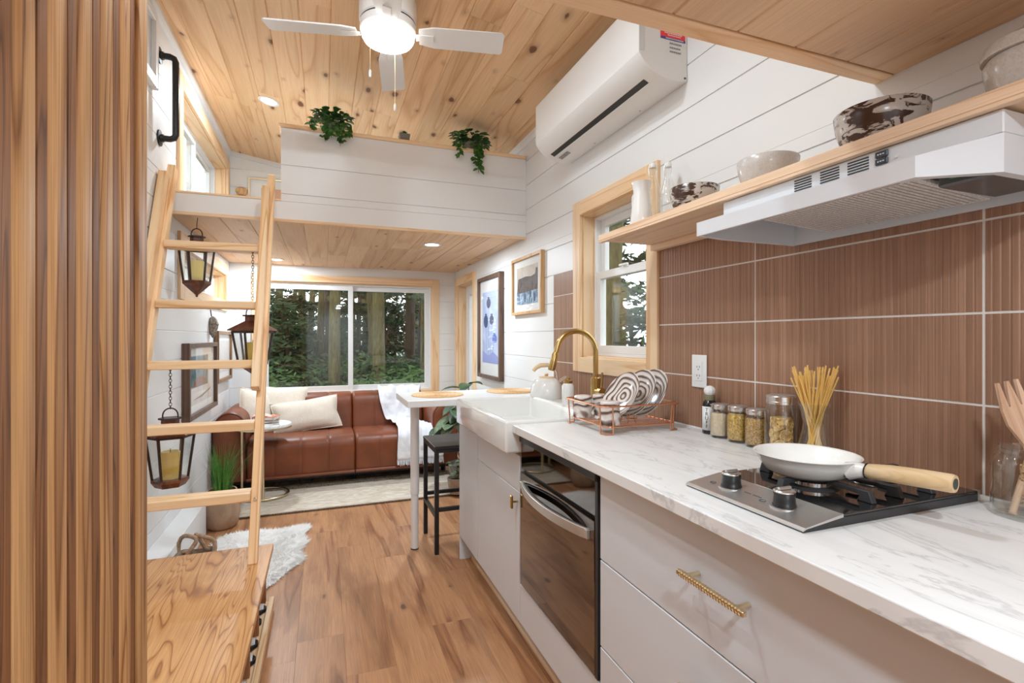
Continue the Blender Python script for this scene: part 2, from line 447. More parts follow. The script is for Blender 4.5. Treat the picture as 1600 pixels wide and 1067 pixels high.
struct(MB().prism([(XR,CZ(XR)), (XR-.022,CZ(XR)+.003), (XR-.022,CZ(XR)-.028), (XR-.014,CZ(XR)-.05), (XR,CZ(XR)-.05)], 'y', YR, YB), 'trim_2', M['white_trim'])
struct(MB().prism([(XL,CZ(XL)), (XR,CZ(XR)), (XR,CZ(XR)-.04), (XL,CZ(XL)-.04)], 'y', YB-.02, YB), 'trim_3', M['white_trim'])

# floor: vinyl oak planks
flo = struct(MB().box(XL-.14, XR+.14, YR-.12, YB+.14, -.06, -.006), 'floor', M['white'])
x = -.83
while x < 1.32:
    y = YR-R.uniform(0, 1.1)
    while y < YB:
        y0, y1 = max(y, YR), min(y+1.22, YB)
        if y1-y0 > .02 and x+.182 > -.81:
            build(MB().box(max(x,XL)+.0002, min(x+.1818,XR), y0+.0002, y1-.0002, -.0065, 0), 'plank', M['floor'], flo, bevel=.0004)
        y += 1.22
    x += .182
struct(MB().box(XL, XL+.014, 2.6, YB, 0, .10), 'baseboard_left', M['white_trim'], bevel=.003)
struct(MB().box(XL, XR, YB-.014, YB, 0, .10), 'baseboard_back', M['white_trim'], bevel=.003)
struct(MB().box(XR-.014, XR, 3.15, 4.44, 0, .10), 'baseboard_right', M['white_trim'], bevel=.003)
# boxed-in wheel well along the left wall
struct(MB().box(XL, -.70, 1.75, 3.695, 0, .205), 'wall_ledge', M['white'], bevel=.003)

# rear sleeping loft: deck, fascia, parapet and cap
lf = struct(MB().box(XL, XR, 3.262, YB, 1.953, 2.055), 'ceiling_loft', M['white'])
x = -.859
while x < XR:
    a, b = max(x, XL), min(x+.149, XR)
    ys = [3.262, R.uniform(3.9,4.7), YB]
    for y0, y1 in zip(ys, ys[1:]):
        c = .004
        build(MB().prism([(a,1.9535), (a,1.94+c), (a+c,1.94), (b-c,1.94), (b,1.94+c), (b,1.9535)], 'y', y0+.0004, y1-.0004), 'plank', M['pine_loft'], lf)
    x += .149
build(MB().box(XL, XR, 3.247, 3.262, 1.945, 2.050), 'fascia', M['white'], lf, bevel=.002)
build(MB().box(XL, XR, 3.2435, 3.262, 1.930, 1.946), 'edge_strip', M['trim_X'], lf)
build(MB().box(XL, -.233, 3.2435, 3.40, 2.050, 2.060), 'edge_strip', M['trim_X'], lf)
pw = struct(MB().box(-.231, XR, 3.2517, 3.33, 2.055, 2.482), 'wall_parapet', M['white'])
for z0, z1 in ((2.0505, 2.0931), (2.0963, 2.2628), (2.2660, 2.482)):
    build(MB().box(-.233, XR, 3.247, 3.2519, z0, z1), 'board', M['white'], pw, bevel=.0014)
struct(MB().box(-.245, XR-.004, 3.230, 3.345, 2.482, 2.502), 'trim_4', M['trim_X'], bevel=.003)

# near loft over the kitchen end
nl = struct(MB().box(XL, XR, YR, .872, 1.908, 2.05), 'ceiling_near', M['white'])
x = .655-.165*9
while x < XR-.01:
    a, b = max(x, XL), min(x+.165, XR)
    for y0, y1 in ((YR, -.35), (-.35, .834)):
        c = .004
        build(MB().prism([(a,1.9085), (a,1.896+c), (a+c,1.896), (b-c,1.896), (b,1.896+c), (b,1.9085)], 'y', y0+.0004, y1-.0004), 'plank', M['pine_loft'], nl)
    x += .165
build(MB().box(XL, XR, .838, .884, 1.893, 1.912), 'edge_board', M['trim_X'], nl, bevel=.0015)
build(MB().box(XL, XR, .872, .884, 1.912, 2.06), 'fascia', M['trim_X'], nl)

# tile backsplash
mb = MB()
for a, b, c0, c1 in pieces(TILE[0], TILE[1], .905, 1.632, [W_K]): mb.box(XR-.0052, XR+.0045, a, b, c0, c1)
gr = struct(mb, 'wall_backsplash', M['grout'], weld=False)
zt = [.909, 1.1065, 1.3022, 1.4979, 1.632]
yt = [2.782, 2.468, 1.863, 1.258, .653, .048, -.557, -1.16]
hk = grow(W_K, .070)
for y1, y0 in zip(yt, yt[1:]):
    for z0, z1 in zip(zt, zt[1:]):
        for a, b, c0, c1 in pieces(y0+.0028, y1-(.0028 if y1 < 2.7 else 0), z0+.0026, z1-.0026, [hk]):
            pl = [(XR-.002, b), (XR-.002, a)]
            y = a
            while y < b-1e-4:
                e = min(y+.0151, b); g = min(y+.0112, b)
                pl += [(XR-.0072, y+.0010), (XR-.0072, g)]
                if e > g+.001: pl += [(XR-.0062, g+.0012), (XR-.0062, e-.0004)]
                y += .0151
            build(MB().prism(pl, 'z', c0, c1), 'tile', M['tile'], gr, weld=False)
struct(MB().box(XR-.011, XR, TILE[0], 1.757, 1.6235, 1.632), 'trim_5', M['grout'])

# ---------------------------------------------------------------- windows and door
def window(name, P, o, trim_w, ax, jamb, meet=None, split=None, fw=.045, stool=False, label=None):
    a0, a1, z0, z1 = o
    w = thing(name, label, 'window', P((a0+a1)/2, .06, z0)); w['kind'] = 'structure'
    del w['category']
    t = trim_w; e = .018
    aw = 'trim_'+ax
    for b in ((a0-t, a0+.004), (a1-.004, a1+t)):
        build(pbox(MB(), P, b[0], b[1], -e, .004, z0-t, z1+t), 'trim_board', M['trim_Z'], w, bevel=.002)
    for b in ((z0-t, z0+.004), (z1-.004, z1+t)):
        build(pbox(MB(), P, a0+.0045, a1-.0045, -e, .004, b[0], b[1]), 'trim_board', M[aw], w, bevel=.002)
    for b in ((a0-.002, a0+.012), (a1-.012, a1+.002)):
        build(pbox(MB(), P, b[0], b[1], .0045, .135, z0+.001, z1-.001), 'jamb', M['trim_Z'], w)
    for b in ((z0-.002, z0+.012), (z1-.012, z1+.002)):
        build(pbox(MB(), P, a0+.0125, a1-.0125, .0045, .135, b[0], b[1]), 'jamb', M[aw], w)
    if stool: build(pbox(MB(), P, a0-.01, a1+.01, -.032, .004, z0-.012, z0+.010), 'sill', M[aw], w, bevel=.003)
    A0, A1, Z0, Z1 = a0+.012, a1-.012, z0+.012, z1-.012
    def frame(nm, b0, b1, c0, c1, d0, d1, fw_, glassname='pane'):
        mb = MB()
        pbox(mb, P, b0, b0+fw_, d0, d1, c0, c1); pbox(mb, P, b1-fw_, b1, d0, d1, c0, c1)
        pbox(mb, P, b0+fw_, b1-fw_, d0, d1, c0, c0+fw_); pbox(mb, P, b0+fw_, b1-fw_, d0, d1, c1-fw_, c1)
        f = build(mb, nm, M['white_trim'], w, bevel=.002, weld=False)
        if glassname:
            dm = (d0+d1)/2
            build(pbox(MB(), P, b0+fw_-.004, b1-fw_+.004, dm-.002, dm+.002, c0+fw_-.004, c1-fw_+.004), glassname, M['glass'], f)
        return f
    frame('outer_frame', A0, A1, Z0, Z1, jamb, jamb+.065, .016, None)
    b0, b1, c0, c1 = A0+.016, A1-.016, Z0+.016, Z1-.016
    if meet:
        frame('sash', b0, b1, c0, meet+.018, jamb+.004, jamb+.03, fw)
        frame('sash', b0, b1, meet-.018, c1, jamb+.033, jamb+.06, fw)
    elif split:
        frame('sash', b0, split+fw*.5, c0, c1, jamb+.004, jamb+.03, fw)
        frame('sash', split-fw*.5, b1, c0, c1, jamb+.033, jamb+.06, fw)
    else: frame('sash', b0, b1, c0, c1, jamb+.01, jamb+.05, fw)
    return w
wk = window('window_1', PR, W_K, .074, 'Y', .070, meet=1.585, fw=.040, label='pine-trimmed double-hung kitchen window above the sink')
build(MB().box(XR+.058, XR+.074, 2.10, 2.17, 1.603, 1.615), 'sash_lock', M['white_trim'], wk, bevel=.003)
window('window_2', PL, W_T, .085, 'Y', .08, split=4.3, fw=.03, label='low transom window with pine trim below the loft')
window('window_3', PL, W_L, .085, 'Y', .085, split=4.38, fw=.04, label='sliding window with pine trim up in the loft')
window('window_4', PB, W_B, .064, 'X', .035, split=.255, fw=.045, label='wide two-pane picture window behind the leather sofa')
d = window('door_1', PR, D_1, .075, 'Y', .085, fw=.075, label='glazed white door with pine trim beside the sofa')
build(MB().cyl((XR+.09,4.62,.95), (XR+.03,4.62,.95), .012, n=12).cyl((XR+.045,4.62,.95), (XR+.045,4.72,.95), .009, n=10), 'door_handle', M['black'], d, smooth=True)

# white-framed high window beside the grab bar, mostly hidden by the fluted panel
w5 = thing('window_5', 'small white-framed high window beside the black grab bar', 'window', (XL, 2.8, 2.52)); w5['kind'] = 'structure'; del w5['category']
fb = MB()
for a in ((2.55,2.60),(2.985,3.03)): fb.box(XL, XL+.028, a[0], a[1], 2.50, 2.87)
fb.box(XL, XL+.028, 2.60, 2.985, 2.50, 2.555).box(XL, XL+.028, 2.60, 2.985, 2.83, 2.87)
build(fb, 'outer_frame', M['white_trim'], w5, bevel=.003, weld=False)
build(MB().box(XL+.004, XL+.009, 2.60, 2.985, 2.555, 2.83), 'pane', plain('frosted_pane', (.62,.64,.66,1), .25), w5)

# ---------------------------------------------------------------- lamps
M['lens'] = emit('lamp_lens', (1,.97,.93), 9.0)
def recessed(loc, nrm, label, group=None, watts=None, r=.05):
    z = Vector(nrm).normalized(); q = z.to_track_quat('Z', 'Y').to_matrix()
    o = thing('recessed_light', label, 'ceiling light', loc, group)
    build(MB().lathe([(r,0), (r+.018,0), (r+.018,.004), (r+.010,.006), (r,.004), (r,0)], loc, 28, q), 'trim_ring', M['white_plastic'], o, smooth=True)
    build(MB().lathe([(0,.003), (r,.003), (r,0), (0,0)], loc, 28, q), 'lens', M['lens'], o)
    ld = bpy.data.lights.new('lamp', 'AREA'); ld.shape = 'DISK'; ld.size = 2*r; ld.energy = watts or LAMP_W; ld.color = LAMP_COL
    lo = bpy.data.objects.new('lamp', ld); COL.objects.link(lo); lo.parent = o
    lo.location = z*.006; lo.rotation_euler = (-z).to_track_quat('Z', 'Y').to_euler()
    return o
nc = Vector((-.161, 0, -1))
def on_ceiling(x, y, **k): return recessed((x, y, CZ(x)), nc, **k)
on_ceiling(-.355, 3.87, label='bright recessed light in the knotty pine ceiling above the ladder')
for x, y in ((.20, 1.42), (-.40, 1.05)): on_ceiling(x, y, label='recessed light in the high ceiling near the kitchen loft, out of the picture', group='high recessed lights outside the picture')
recessed((.754,3.72,1.94), (0,0,-1), 'round recessed light under the loft nearest the framed pictures', watts=LAMP_W*1.15)
recessed((-.393,4.90,1.94), (0,0,-1), 'round recessed light under the loft above the picture window', watts=LAMP_W*1.05)
for x, y in ((.30,-.15), (.30,-1.1), (-.45,-.6)):  # unseen lamps added to brighten the kitchen end from above and behind
    recessed((x,y,1.896), (0,0,-1), 'added recessed fill light under the kitchen loft, out of the picture', group='added kitchen loft fill lights outside the picture')

# ceiling fan
FX, FY, FZ = .27, 2.30, 2.635
fan = thing('ceiling_fan', 'white four-bladed ceiling fan with frosted light bowl', 'ceiling fan', (FX,FY,CZ(FX)))
build(MB().lathe([(.0,CZ(FX)+.01), (.085,CZ(FX)+.01), (.085,CZ(FX)-.03), (.10,FZ+.13), (.125,FZ+.10), (.125,FZ+.015), (.118,FZ+.008), (0,FZ+.008)], (FX,FY,0), 40), 'motor_housing', M['white_plastic'], fan, smooth=True)
build(MB().lathe([(0,FZ+.008), (.121,FZ+.008), (.121,FZ+.002), (0,FZ+.002)], (FX,FY,0), 40), 'shadow_ring', M['black'], fan, smooth=True)
build(MB().lathe([(0,FZ+.002), (.122,FZ+.002), (.122,FZ-.028), (.116,FZ-.034), (0,FZ-.034)], (FX,FY,0), 40), 'light_ring', M['white_plastic'], fan, smooth=True)
M['bowl'] = emit('fan_light_bowl', (1,.98,.95), FAN_EMIT)
build(MB().lathe([(.114,FZ-.034), (.114,FZ-.052), (.106,FZ-.066), (.078,FZ-.078), (.035,FZ-.084), (0,FZ-.085)], (FX,FY,0), 40), 'light_bowl', M['bowl'], fan, smooth=True)
for deg in (168, 80, -12, -98):
    a = math.radians(deg); u = Vector((math.cos(a), math.sin(a), 0)); v = Vector((-math.sin(a), math.cos(a), 0))
    tl = math.radians(-12); w = v*math.cos(tl)+Vector((0,0,1))*math.sin(tl); nn = u.cross(w)
    c = Vector((FX,FY,FZ-.036))
    mb = MB(); P8 = []
    for s in (-.003, .003):
        for r_, h in ((.135,-.042), (.20,-.058), (.505,-.062), (.515,-.052), (.515,.052), (.505,.062), (.20,.058), (.135,.042)):
            P8.append(c+u*r_+w*h+nn*s)
    mb.add(P8, [tuple(range(8))[::-1], tuple(range(8,16))]+[(i,(i+1)%8,8+(i+1)%8,8+i) for i in range(8)])
    b = build(mb, 'blade', M['white_plastic'], fan)
    build(MB().bar(c+u*.122-nn*.006, c+u*.20-nn*.006, .035, .005, w), 'blade_iron', M['white_plastic'], b, bevel=.001)
for (x, y, zt_, zb_), nm in (((.185,2.22,FZ-.02,2.355),'pull_chain'), ((.307,2.36,FZ-.06,2.29),'pull_chain')):
    ch = MB(); zz = zt_
    while zz > zb_+.03: ch.ball((x,y,zz), .0016, n=6, m=4); zz -= .0048
    ch.tube([(x,y,zt_),(x,y,zb_+.03)], .0007, 5)
    c = build(ch, nm, M['gold'], fan, kind='stuff', smooth=True)
    build(MB().lathe([(0,zb_), (.005,zb_), (.0058,zb_+.008), (.0055,zb_+.026), (.002,zb_+.032), (0,zb_+.032)], (x,y,0), 12), 'pull', M['white_plastic'], c, smooth=True)

# ---------------------------------------------------------------- outdoors: forest floor and trees
struct(MB().grid(lambda u, v: (-30+64*u, -8+54*v, -.75+.25*mnoise.noise(Vector((u*14,v*14,0)))), 40, 40), 'ground', spotted('forest_floor', (.05,.055,.022,1), (.035,.05,.018,1), 1.2, .35, .65, rough=1))
M['bark'] = spotted('bark', (.075,.055,.036,1), (.04,.028,.02,1), 7, .35, .65, rough=1, stretch=(4,4,.6))
M['bark_moss'] = spotted('mossy_bark', (.17,.14,.055,1), (.075,.062,.026,1), 5, .35, .65, rough=1, stretch=(4,4,.6))
M['needles'] = spotted('conifer_needles', (.028,.070,.026,1), (.055,.075,.025,1), .8, .35, .65, rough=.9)
M['needles_deep'] = spotted('dark_needles', (.030,.070,.024,1), (.045,.070,.020,1), .8, .35, .65, rough=.9)
M['fern_green'] = spotted('understory_green', (.065,.115,.026,1), (.04,.08,.022,1), 1.5, .35, .65, rough=.9)
def leafcloud(mb, blobs, n, size, rr):
    for _ in range(n):
        c, rx, rz = rr.choice(blobs)
        d = Vector((rr.gauss(0,1), rr.gauss(0,1), rr.gauss(0,1))).normalized()*rr.random()**.4
        p = Vector(c)+Vector((d.x*rx, d.y*rx, d.z*rz))
        u = Vector((rr.uniform(-1,1), rr.uniform(-1,1), rr.uniform(-.6,.3))).normalized()
        v = u.orthogonal().normalized()*rr.uniform(.4,.7)
        s = size*rr.uniform(.6,1.4)
        mb.add([p-u*s, p+v*s*.6, p+u*s, p-v*s*.6], [(0,1,2,3)])
    return mb
def make_tree(kind, seed):
    rr = random.Random(seed)
    o = thing('tree', '', 'tree', (0,0,0))
    h = {0: rr.uniform(11,14), 1: rr.uniform(2.8,3.8), 2: rr.uniform(11,14)}[kind]; r0 = {0: rr.uniform(.10,.17), 1: .05, 2: rr.uniform(.08,.13)}[kind]
    pts = [(rr.uniform(-.08,.08)*i, rr.uniform(-.05,.05)*i, h*i/5-.2) for i in range(6)]
    build(MB().tube(pts, [r0*1.15, r0, r0*.9, r0*.75, r0*.5, r0*.15], 10), 'trunk', M['bark_moss' if kind == 0 else 'bark'], o, smooth=True)
    bl = []
    br = MB()
    z = {0: 3.6, 1: .4, 2: 5.5}[kind]
    while z < h:
        L = (1-z/h)*{0: 1.5, 1: 1.2, 2: 1.2}[kind]+.25
        for _ in range({0: 2, 1: 4, 2: 2}[kind]):
            a = rr.uniform(0, 2*PI); q = (math.cos(a)*L, math.sin(a)*L, z-.15*L)
            br.tube([(0,0,z), q], [.022,.006], 4)
            bl.append(((q[0]*.65, q[1]*.65, z-.1*L), .34*L+.1, .16+.07*L))
        z += rr.uniform(.6,1.0) if kind != 1 else .38
    build(br, 'branches', M['bark'], o, kind='stuff')
    build(leafcloud(MB(), bl, {0: 800, 1: 1500, 2: 600}[kind], {0: .13, 1: .085, 2: .13}[kind], rr), 'foliage', M['needles' if kind != 1 else 'needles_deep'], o, kind='stuff', weld=False)
    return o
TL = ['tall straight mossy-trunked conifer standing in the woods outside', 'dark bushy evergreen growing in the woods outside', 'bare-stemmed brown-barked conifer standing in the woods outside']
TG = ['mossy conifers outside', 'bushy evergreens outside', 'bare-stemmed conifers outside']
protos = [make_tree(kd, 40+i) for i, kd in enumerate((0, 1, 2, 0, 1))]
kinds = (0, 1, 2, 0, 1)
tr_ = random.Random(5)
spots = []
for (x0, x1, y0, y1, n) in ((-2.6, 3.4, 10.5, 14, 14), (-3.6, 5, 14, 19, 40), (-5, 8, 19, 28, 46), (3.6, 7, 3.4, 9, 26), (8, 15, 3, 12, 14), (-9, -4.2, 5.5, 13, 8)):
    tries = 0
    got = 0
    while got < n and tries < 900:
        tries += 1
        p = (tr_.uniform(x0, x1), tr_.uniform(y0, y1))
        if all((p[0]-q[0])**2+(p[1]-q[1])**2 > .75 for q in spots): spots.append(p); got += 1
used = set()
KEEP = (0, 1, 2, 3, 4, 5, 7, 8, 10, 11, 12, 13, 15, 16, 17, 19, 22, 23, 24, 27, 28, 29, 31, 32, 33, 35, 36, 37, 39, 40, 42, 43, 46, 47, 48, 50, 51, 52, 53, 54, 55, 57, 59, 62, 65, 67, 73, 75, 77, 79, 83, 87, 88, 89, 90, 91, 94, 95, 97, 100, 102, 103, 105, 107, 108, 109, 110, 111, 112, 113, 114, 116, 117, 118)   # the ones some window shows
OWN = {11: 'dark bushy evergreen outside at the left edge of the picture window', 109: 'thick mossy trunk outside, the only broad one through the kitchen window',
       8: 'broad mossy trunk outside in the middle of the right picture-window pane', 5: 'broad mossy trunk outside just left of the picture-window centre bar',
       1: 'brown trunk outside near the right edge of the picture window', 12: 'mossy trunk outside cut off by the right edge of the picture window',
       46: 'narrower mossy trunk outside, second one left of the picture-window centre bar', 0: 'slim mossy trunk outside peeping out left of the right pane\'s broad trunk',
       112: 'bushy evergreen outside right of the trunk in the kitchen window', 103: 'low bushy evergreen outside nearest the kitchen window',
       52: 'bushy evergreen outside just right of the picture-window centre bar'}
for i, p in enumerate(spots):
    j = tr_.choice((0, 3, 2, 1, 4, 2, 1) if p[1] < 14 else (0, 3, 1, 4, 2, 1, 4)) if not (p[0] > 3.5 and p[1] < 9) else tr_.choice((0, 1, 1, 4, 3, 4)); kd = kinds[j]
    rz = tr_.uniform(0, 6.28); s = tr_.uniform(.8,1.15)
    if KEEP and i not in KEEP: continue
    if j in used: o = dup(protos[j], (p[0],p[1],-.75), rz)
    else: o = protos[j]; used.add(j); o.location = (p[0],p[1],-.75); o.rotation_euler = (0,0,rz)
    o.scale = (s,s,s); o['label'] = OWN.get(i, TL[kd]); o['group'] = TG[kd]
def make_shrub(seed):
    rr = random.Random(seed)
    o = thing('shrub', 'low leafy green shrub on the forest floor outside', 'shrub', (0,0,0), 'shrubs on the forest floor')
    st = MB(); bl = []
    for _ in range(9):
        a = rr.uniform(0,6.28); q = (math.cos(a)*rr.uniform(.2,.6), math.sin(a)*rr.uniform(.2,.6), rr.uniform(.45,1.1))
        st.tube([(0,0,0), (q[0]*.4,q[1]*.4,q[2]*.6), q], [.02,.012,.004], 5); bl.append(((q[0],q[1],q[2]*.85), .36, .30))
    build(st, 'stems', M['bark'], o, kind='stuff')
    build(leafcloud(MB(), bl, 2000, .048, rr), 'foliage', M['fern_green'], o, kind='stuff', weld=False)
    return o
sh = [make_shrub(3), make_shrub(8)]
first = [True, True]
for i in range(46):
    if i < 20: p = (tr_.uniform(-2.6,3.2), tr_.uniform(7.6,10.5))
    elif i < 34: p = (tr_.uniform(-4,6), tr_.uniform(10.5,15))
    else: p = (tr_.uniform(4,9), tr_.uniform(3,9))
    j = i % 2
    rz = 0 if i < 2 else tr_.uniform(0,6.28); s = tr_.uniform(.8,1.5)
    if i not in (0, 1, 3, 4, 6, 10, 12, 13, 14, 15, 16, 17, 19, 20, 21, 24, 25, 26, 27, 31, 32, 33, 37): continue
    if first[j]: o = sh[j]; first[j] = False; o.location = (p[0],p[1],-.8)
    else: o = dup(sh[j], (p[0],p[1],-.8), rz)
    o.scale = (s,s,s)
# ---------------------------------------------------------------- kitchen run
CT = .914
XC, XF = .682, .72        # counter edge, cabinet fronts
ct = thing('countertop', 'white grey-veined marble countertop along the tiled wall', 'countertop', (1.0,1.0,CT-.03))
o = build(MB().prism([(XC,-1.1), (XR-.009,-1.1), (XR-.009,2.686), (1.105,2.686), (1.105,1.826), (XC,1.826)], 'z', CT-.030, CT), 'slab', M['marble'], ct, bevel=.0025, seg=2)
build(MB().box(XR-.014, XR-.009, -1.1, 1.70, CT, CT+.004), 'sealant', M['white_trim'], ct)

# drawers and cabinets
def cabinet(name, label, y0, y1, cat='cabinet', top=CT-.0305):
    c = thing(name, label, cat, ((XF+XR)/2, (y0+y1)/2, 0))
    mb = MB().box(XF+.021, XF+.037, y0+.001, y1-.001, .13, top)
    mb.box(XF+.038, XR-.02, y0+.001, y0+.017, .12, top-.001).box(XF+.038, XR-.02, y1-.017, y1-.001, .12, top-.001)
    mb.box(XF+.038, XR-.02, y0+.018, y1-.018, .12, .136)
    build(mb, 'carcass', M['cabinet'], c, weld=False)
    build(MB().box(XF+.078, XF+.094, y0+.001, y1-.001, 0, .12), 'toe_kick', M['cabinet'], c)
    return c
def bar_pull(par, y, z, L=.178):
    mb = MB()
    x = XF-.034
    h = L/2
    mb.obox((x, y, z), (1,0,0), (0,0,1), (0,1,0), .0052, .0052, h)
    b = build(mb, 'handle', M['gold'], par, bevel=.0016)
    kn = MB()
    k = -h+.01
    while k < h-.008:
        for s in (0, 1): kn.obox((x-.0052, y+k+.003*s, z-.003+.006*s), (1,0,0), (0,1,1), (0,1,-1), .0009, .0019, .0019)
        kn.obox((x, y+k, z+.0052), (1,0,0), (0,1,0), (0,0,1), .004, .0018, .0008)
        k += .0075
    build(kn, 'knurling', M['gold'], b, kind='stuff', weld=False)
    for s in (-1, 1): build(MB().cyl((x,y+s*(h-.024),z), (XF,y+s*(h-.024),z), .0048, n=12), 'post', M['gold'], b, smooth=True)
def drawer_unit(y0, y1, label):
    c = cabinet('drawer_cabinet', label, y0, y1)
    for z0, z1 in ((.135, .3925), (.3955, .6335), (.6365, .868)):
        d = build(MB().box(XF, XF+.02, y0+.0015, y1-.0015, z0, z1), 'drawer', M['cabinet'], c, bevel=.0018)
        bar_pull(d, (y0+y1)/2-.012, z1-.10)
drawer_unit(.333, 1.232, 'white three-drawer cabinet with knurled brass pulls under the gas hob')
drawer_unit(-.57, .332, 'white three-drawer cabinet nearest the camera, right of the hob drawers')

# built-in oven in its white housing
oc = cabinet('oven_housing', 'white cabinet housing around the black built-in oven', 1.2335, 1.843, top=.29)
build(MB().box(XF, XF+.02, 1.235, 1.8415, .135, .288), 'plinth_panel', M['cabinet'], oc, bevel=.0015)
build(MB().box(XF+.021, XR-.02, 1.828, 1.842, .291, .799), 'side_panel', M['cabinet'], oc)
ov = thing('oven', 'black mirror-glass built-in oven with a bowed steel handle', 'oven', (XF+.1, 1.53, .30))
build(MB().box(XF+.012, XF+.50, 1.237, 1.825, .2915, .872), 'housing', M['black_plastic'], ov, bevel=.002)
build(MB().box(XF-.002, XF+.0115, 1.252, 1.822, .745, .846), 'control_panel', M['oven_glass'], ov, bevel=.0015)
build(MB().box(XF-.010, XF+.0115, 1.240, 1.824, .848, .872), 'top_trim', M['black_plastic'], ov, bevel=.002)
od = build(MB().box(XF-.006, XF+.0115, 1.252, 1.822, .298, .732), 'door', M['oven_glass'], ov, bevel=.0015)
build(MB().box(XF-.004, XF+.0115, 1.2375, 1.2515, .293, .847), 'side_trim', M['black_plastic'], ov)
mb = MB(); N = 24; y0, y1, zh = 1.285, 1.795, .688
front = []; 
for i in range(N+1):
    t_ = i/N; y = y0+(y1-y0)*t_; b = .040*math.sin(PI*t_)**.75
    front.append((XF-.012-b, y))
back = [(x+.010, y) for x, y in front][::-1]
build(MB().prism(front+back, 'z', zh-.017, zh+.013), 'handle', M['steel'], od, bevel=.0015)
build(MB().prism([(x+.0101, y) for x, y in front[1:-1]]+[(x+.020, y) for x, y in front[1:-1]][::-1], 'z', zh-.010, zh+.010), 'handle_inset', M['black_plastic'], od)
for y in (1.288, 1.792): build(MB().box(XF-.016, XF-.006, y-.012, y+.012, zh-.014, zh+.012), 'handle_foot', M['steel'], od, bevel=.001)

# sink cabinet
sc = cabinet('sink_cabinet', 'white cabinet under the farmhouse sink with a small brass pull', 1.8445, 2.787, top=.787)
build(MB().box(XF, XF+.02, 1.846, 2.4195, .6455, .786), 'apron_panel', M['cabinet'], sc, bevel=.0015)
dr = build(MB().box(XF, XF+.02, 1.846, 2.4195, .135, .6425), 'door', M['cabinet'], sc, bevel=.0018)
build(MB().box(XF-.030, XF-.022, 1.858, 1.874, .578, .628), 'handle', M['brass'], dr, bevel=.0015)
build(MB().cyl((XF-.022,1.866,.603), (XF,1.866,.603), .0045, n=12), 'handle_post', M['brass'], dr, smooth=True)
build(MB().box(XF, XF+.02, 2.4225, 2.768, .135, .786).box(XF, XF+.02, 2.604, 2.768, .786, .876), 'filler_panel', M['cabinet'], sc, weld=False)
build(MB().box(XF+.001, XR-.02, 2.7695, 2.787, 0, .876), 'end_panel', M['cabinet'], sc, bevel=.0015)
build(MB().box(XF+.045, XR-.02, 1.846, 2.76, .787, .80), 'sink_rail', M['cabinet'], sc)
t2 = struct(MB().prism([(XF+.077,0), (XF+.062,0), (XF+.064,.008), (XF+.070,.013), (XF+.077,.015)], 'y', -.57, 2.768), 'trim_6', M['trim_Y'])

# farmhouse sink
S = (.656, 1.102, 1.829, 2.602)
def sink():
    x0, x1, y0, y1 = S; zt, zb, w = .928, .801, .026
    bm = MB()
    a = [(x0,y0),(x1,y0),(x1,y1),(x0,y1)]; b = [(x0+w,y0+w),(x1-w,y0+w),(x1-w,y1-w),(x0+w,y1-w)]
    v = [(*p,zb) for p in a]+[(*p,zt) for p in a]+[(*p,zt) for p in b]+[(p[0]+(.006 if p[0] < .9 else -.006), p[1]+(.006 if p[1] < 2.2 else -.006), .815) for p in b]
    f = [(3,2,1,0)]
    for i in range(4):
        j = (i+1) % 4
        f += [(i,j,4+j,4+i), (4+i,4+j,8+j,8+i), (8+i,8+j,12+j,12+i)]
    f.append((12,13,14,15))
    return bm.add(v, f)
sk = thing('sink', 'white ceramic farmhouse sink with a shallow apron front', 'sink', (.88,2.21,.80))
build(sink(), 'basin', M['porcelain'], sk, bevel=.011, seg=3, smooth=True, angle=60)
build(MB().lathe([(0,.8172), (.034,.8172), (.038,.8185), (.03,.8178), (.012,.8165)], (.88,2.21,0), 24), 'drain', M['chrome'], sk, smooth=True)

# breakfast bar
tb = thing('bar_table', 'white breakfast bar top on a round white leg', 'table', (.86,2.91,.0))
build(MB().box(.415, XR-.002, 2.690, 3.135, .878, CT), 'table_top', M['white_trim'], tb, bevel=.003, seg=2)
lg = build(MB().cyl((.507,3.009,.004), (.507,3.009,.33), .0215, n=24).cyl((.507,3.009,.33), (.507,3.009,.878), .0255, n=24), 'leg', M['white_trim'], tb, smooth=True)
build(MB().cyl((.507,3.009,0), (.507,3.009,.006), .024, n=24), 'rubber_foot', M['black_plastic'], lg, smooth=True)
build(MB().cyl((.507,3.009,.326), (.507,3.009,.334), .0262, n=24), 'leg_collar', M['white_trim'], lg, smooth=True)
for x, y, lb in ((.625,2.925,'round woven rattan placemat near the free end of the bar'), (1.095,2.965,'round woven rattan placemat on the bar beside the wall')):
    pm = MB().lathe([(0,CT), (.150,CT), (.152,CT+.002), (.150,CT+.004), (0,CT+.004)], (x,y,0), 40)
    p_ = thing('placemat', lb, 'placemat', (x,y,CT), 'rattan placemats on the bar')
    build(pm, 'disc', M['rattan'], p_, smooth=True)
    rg = MB()
    for r in [.02+.0215*i for i in range(7)]: rg.tube([(x+r*math.cos(2*PI*k/40), y+r*math.sin(2*PI*k/40), CT+.004) for k in range(40)], .0022, 4, closed=True)
    build(rg, 'coils', M['rattan'], p_, kind='stuff')

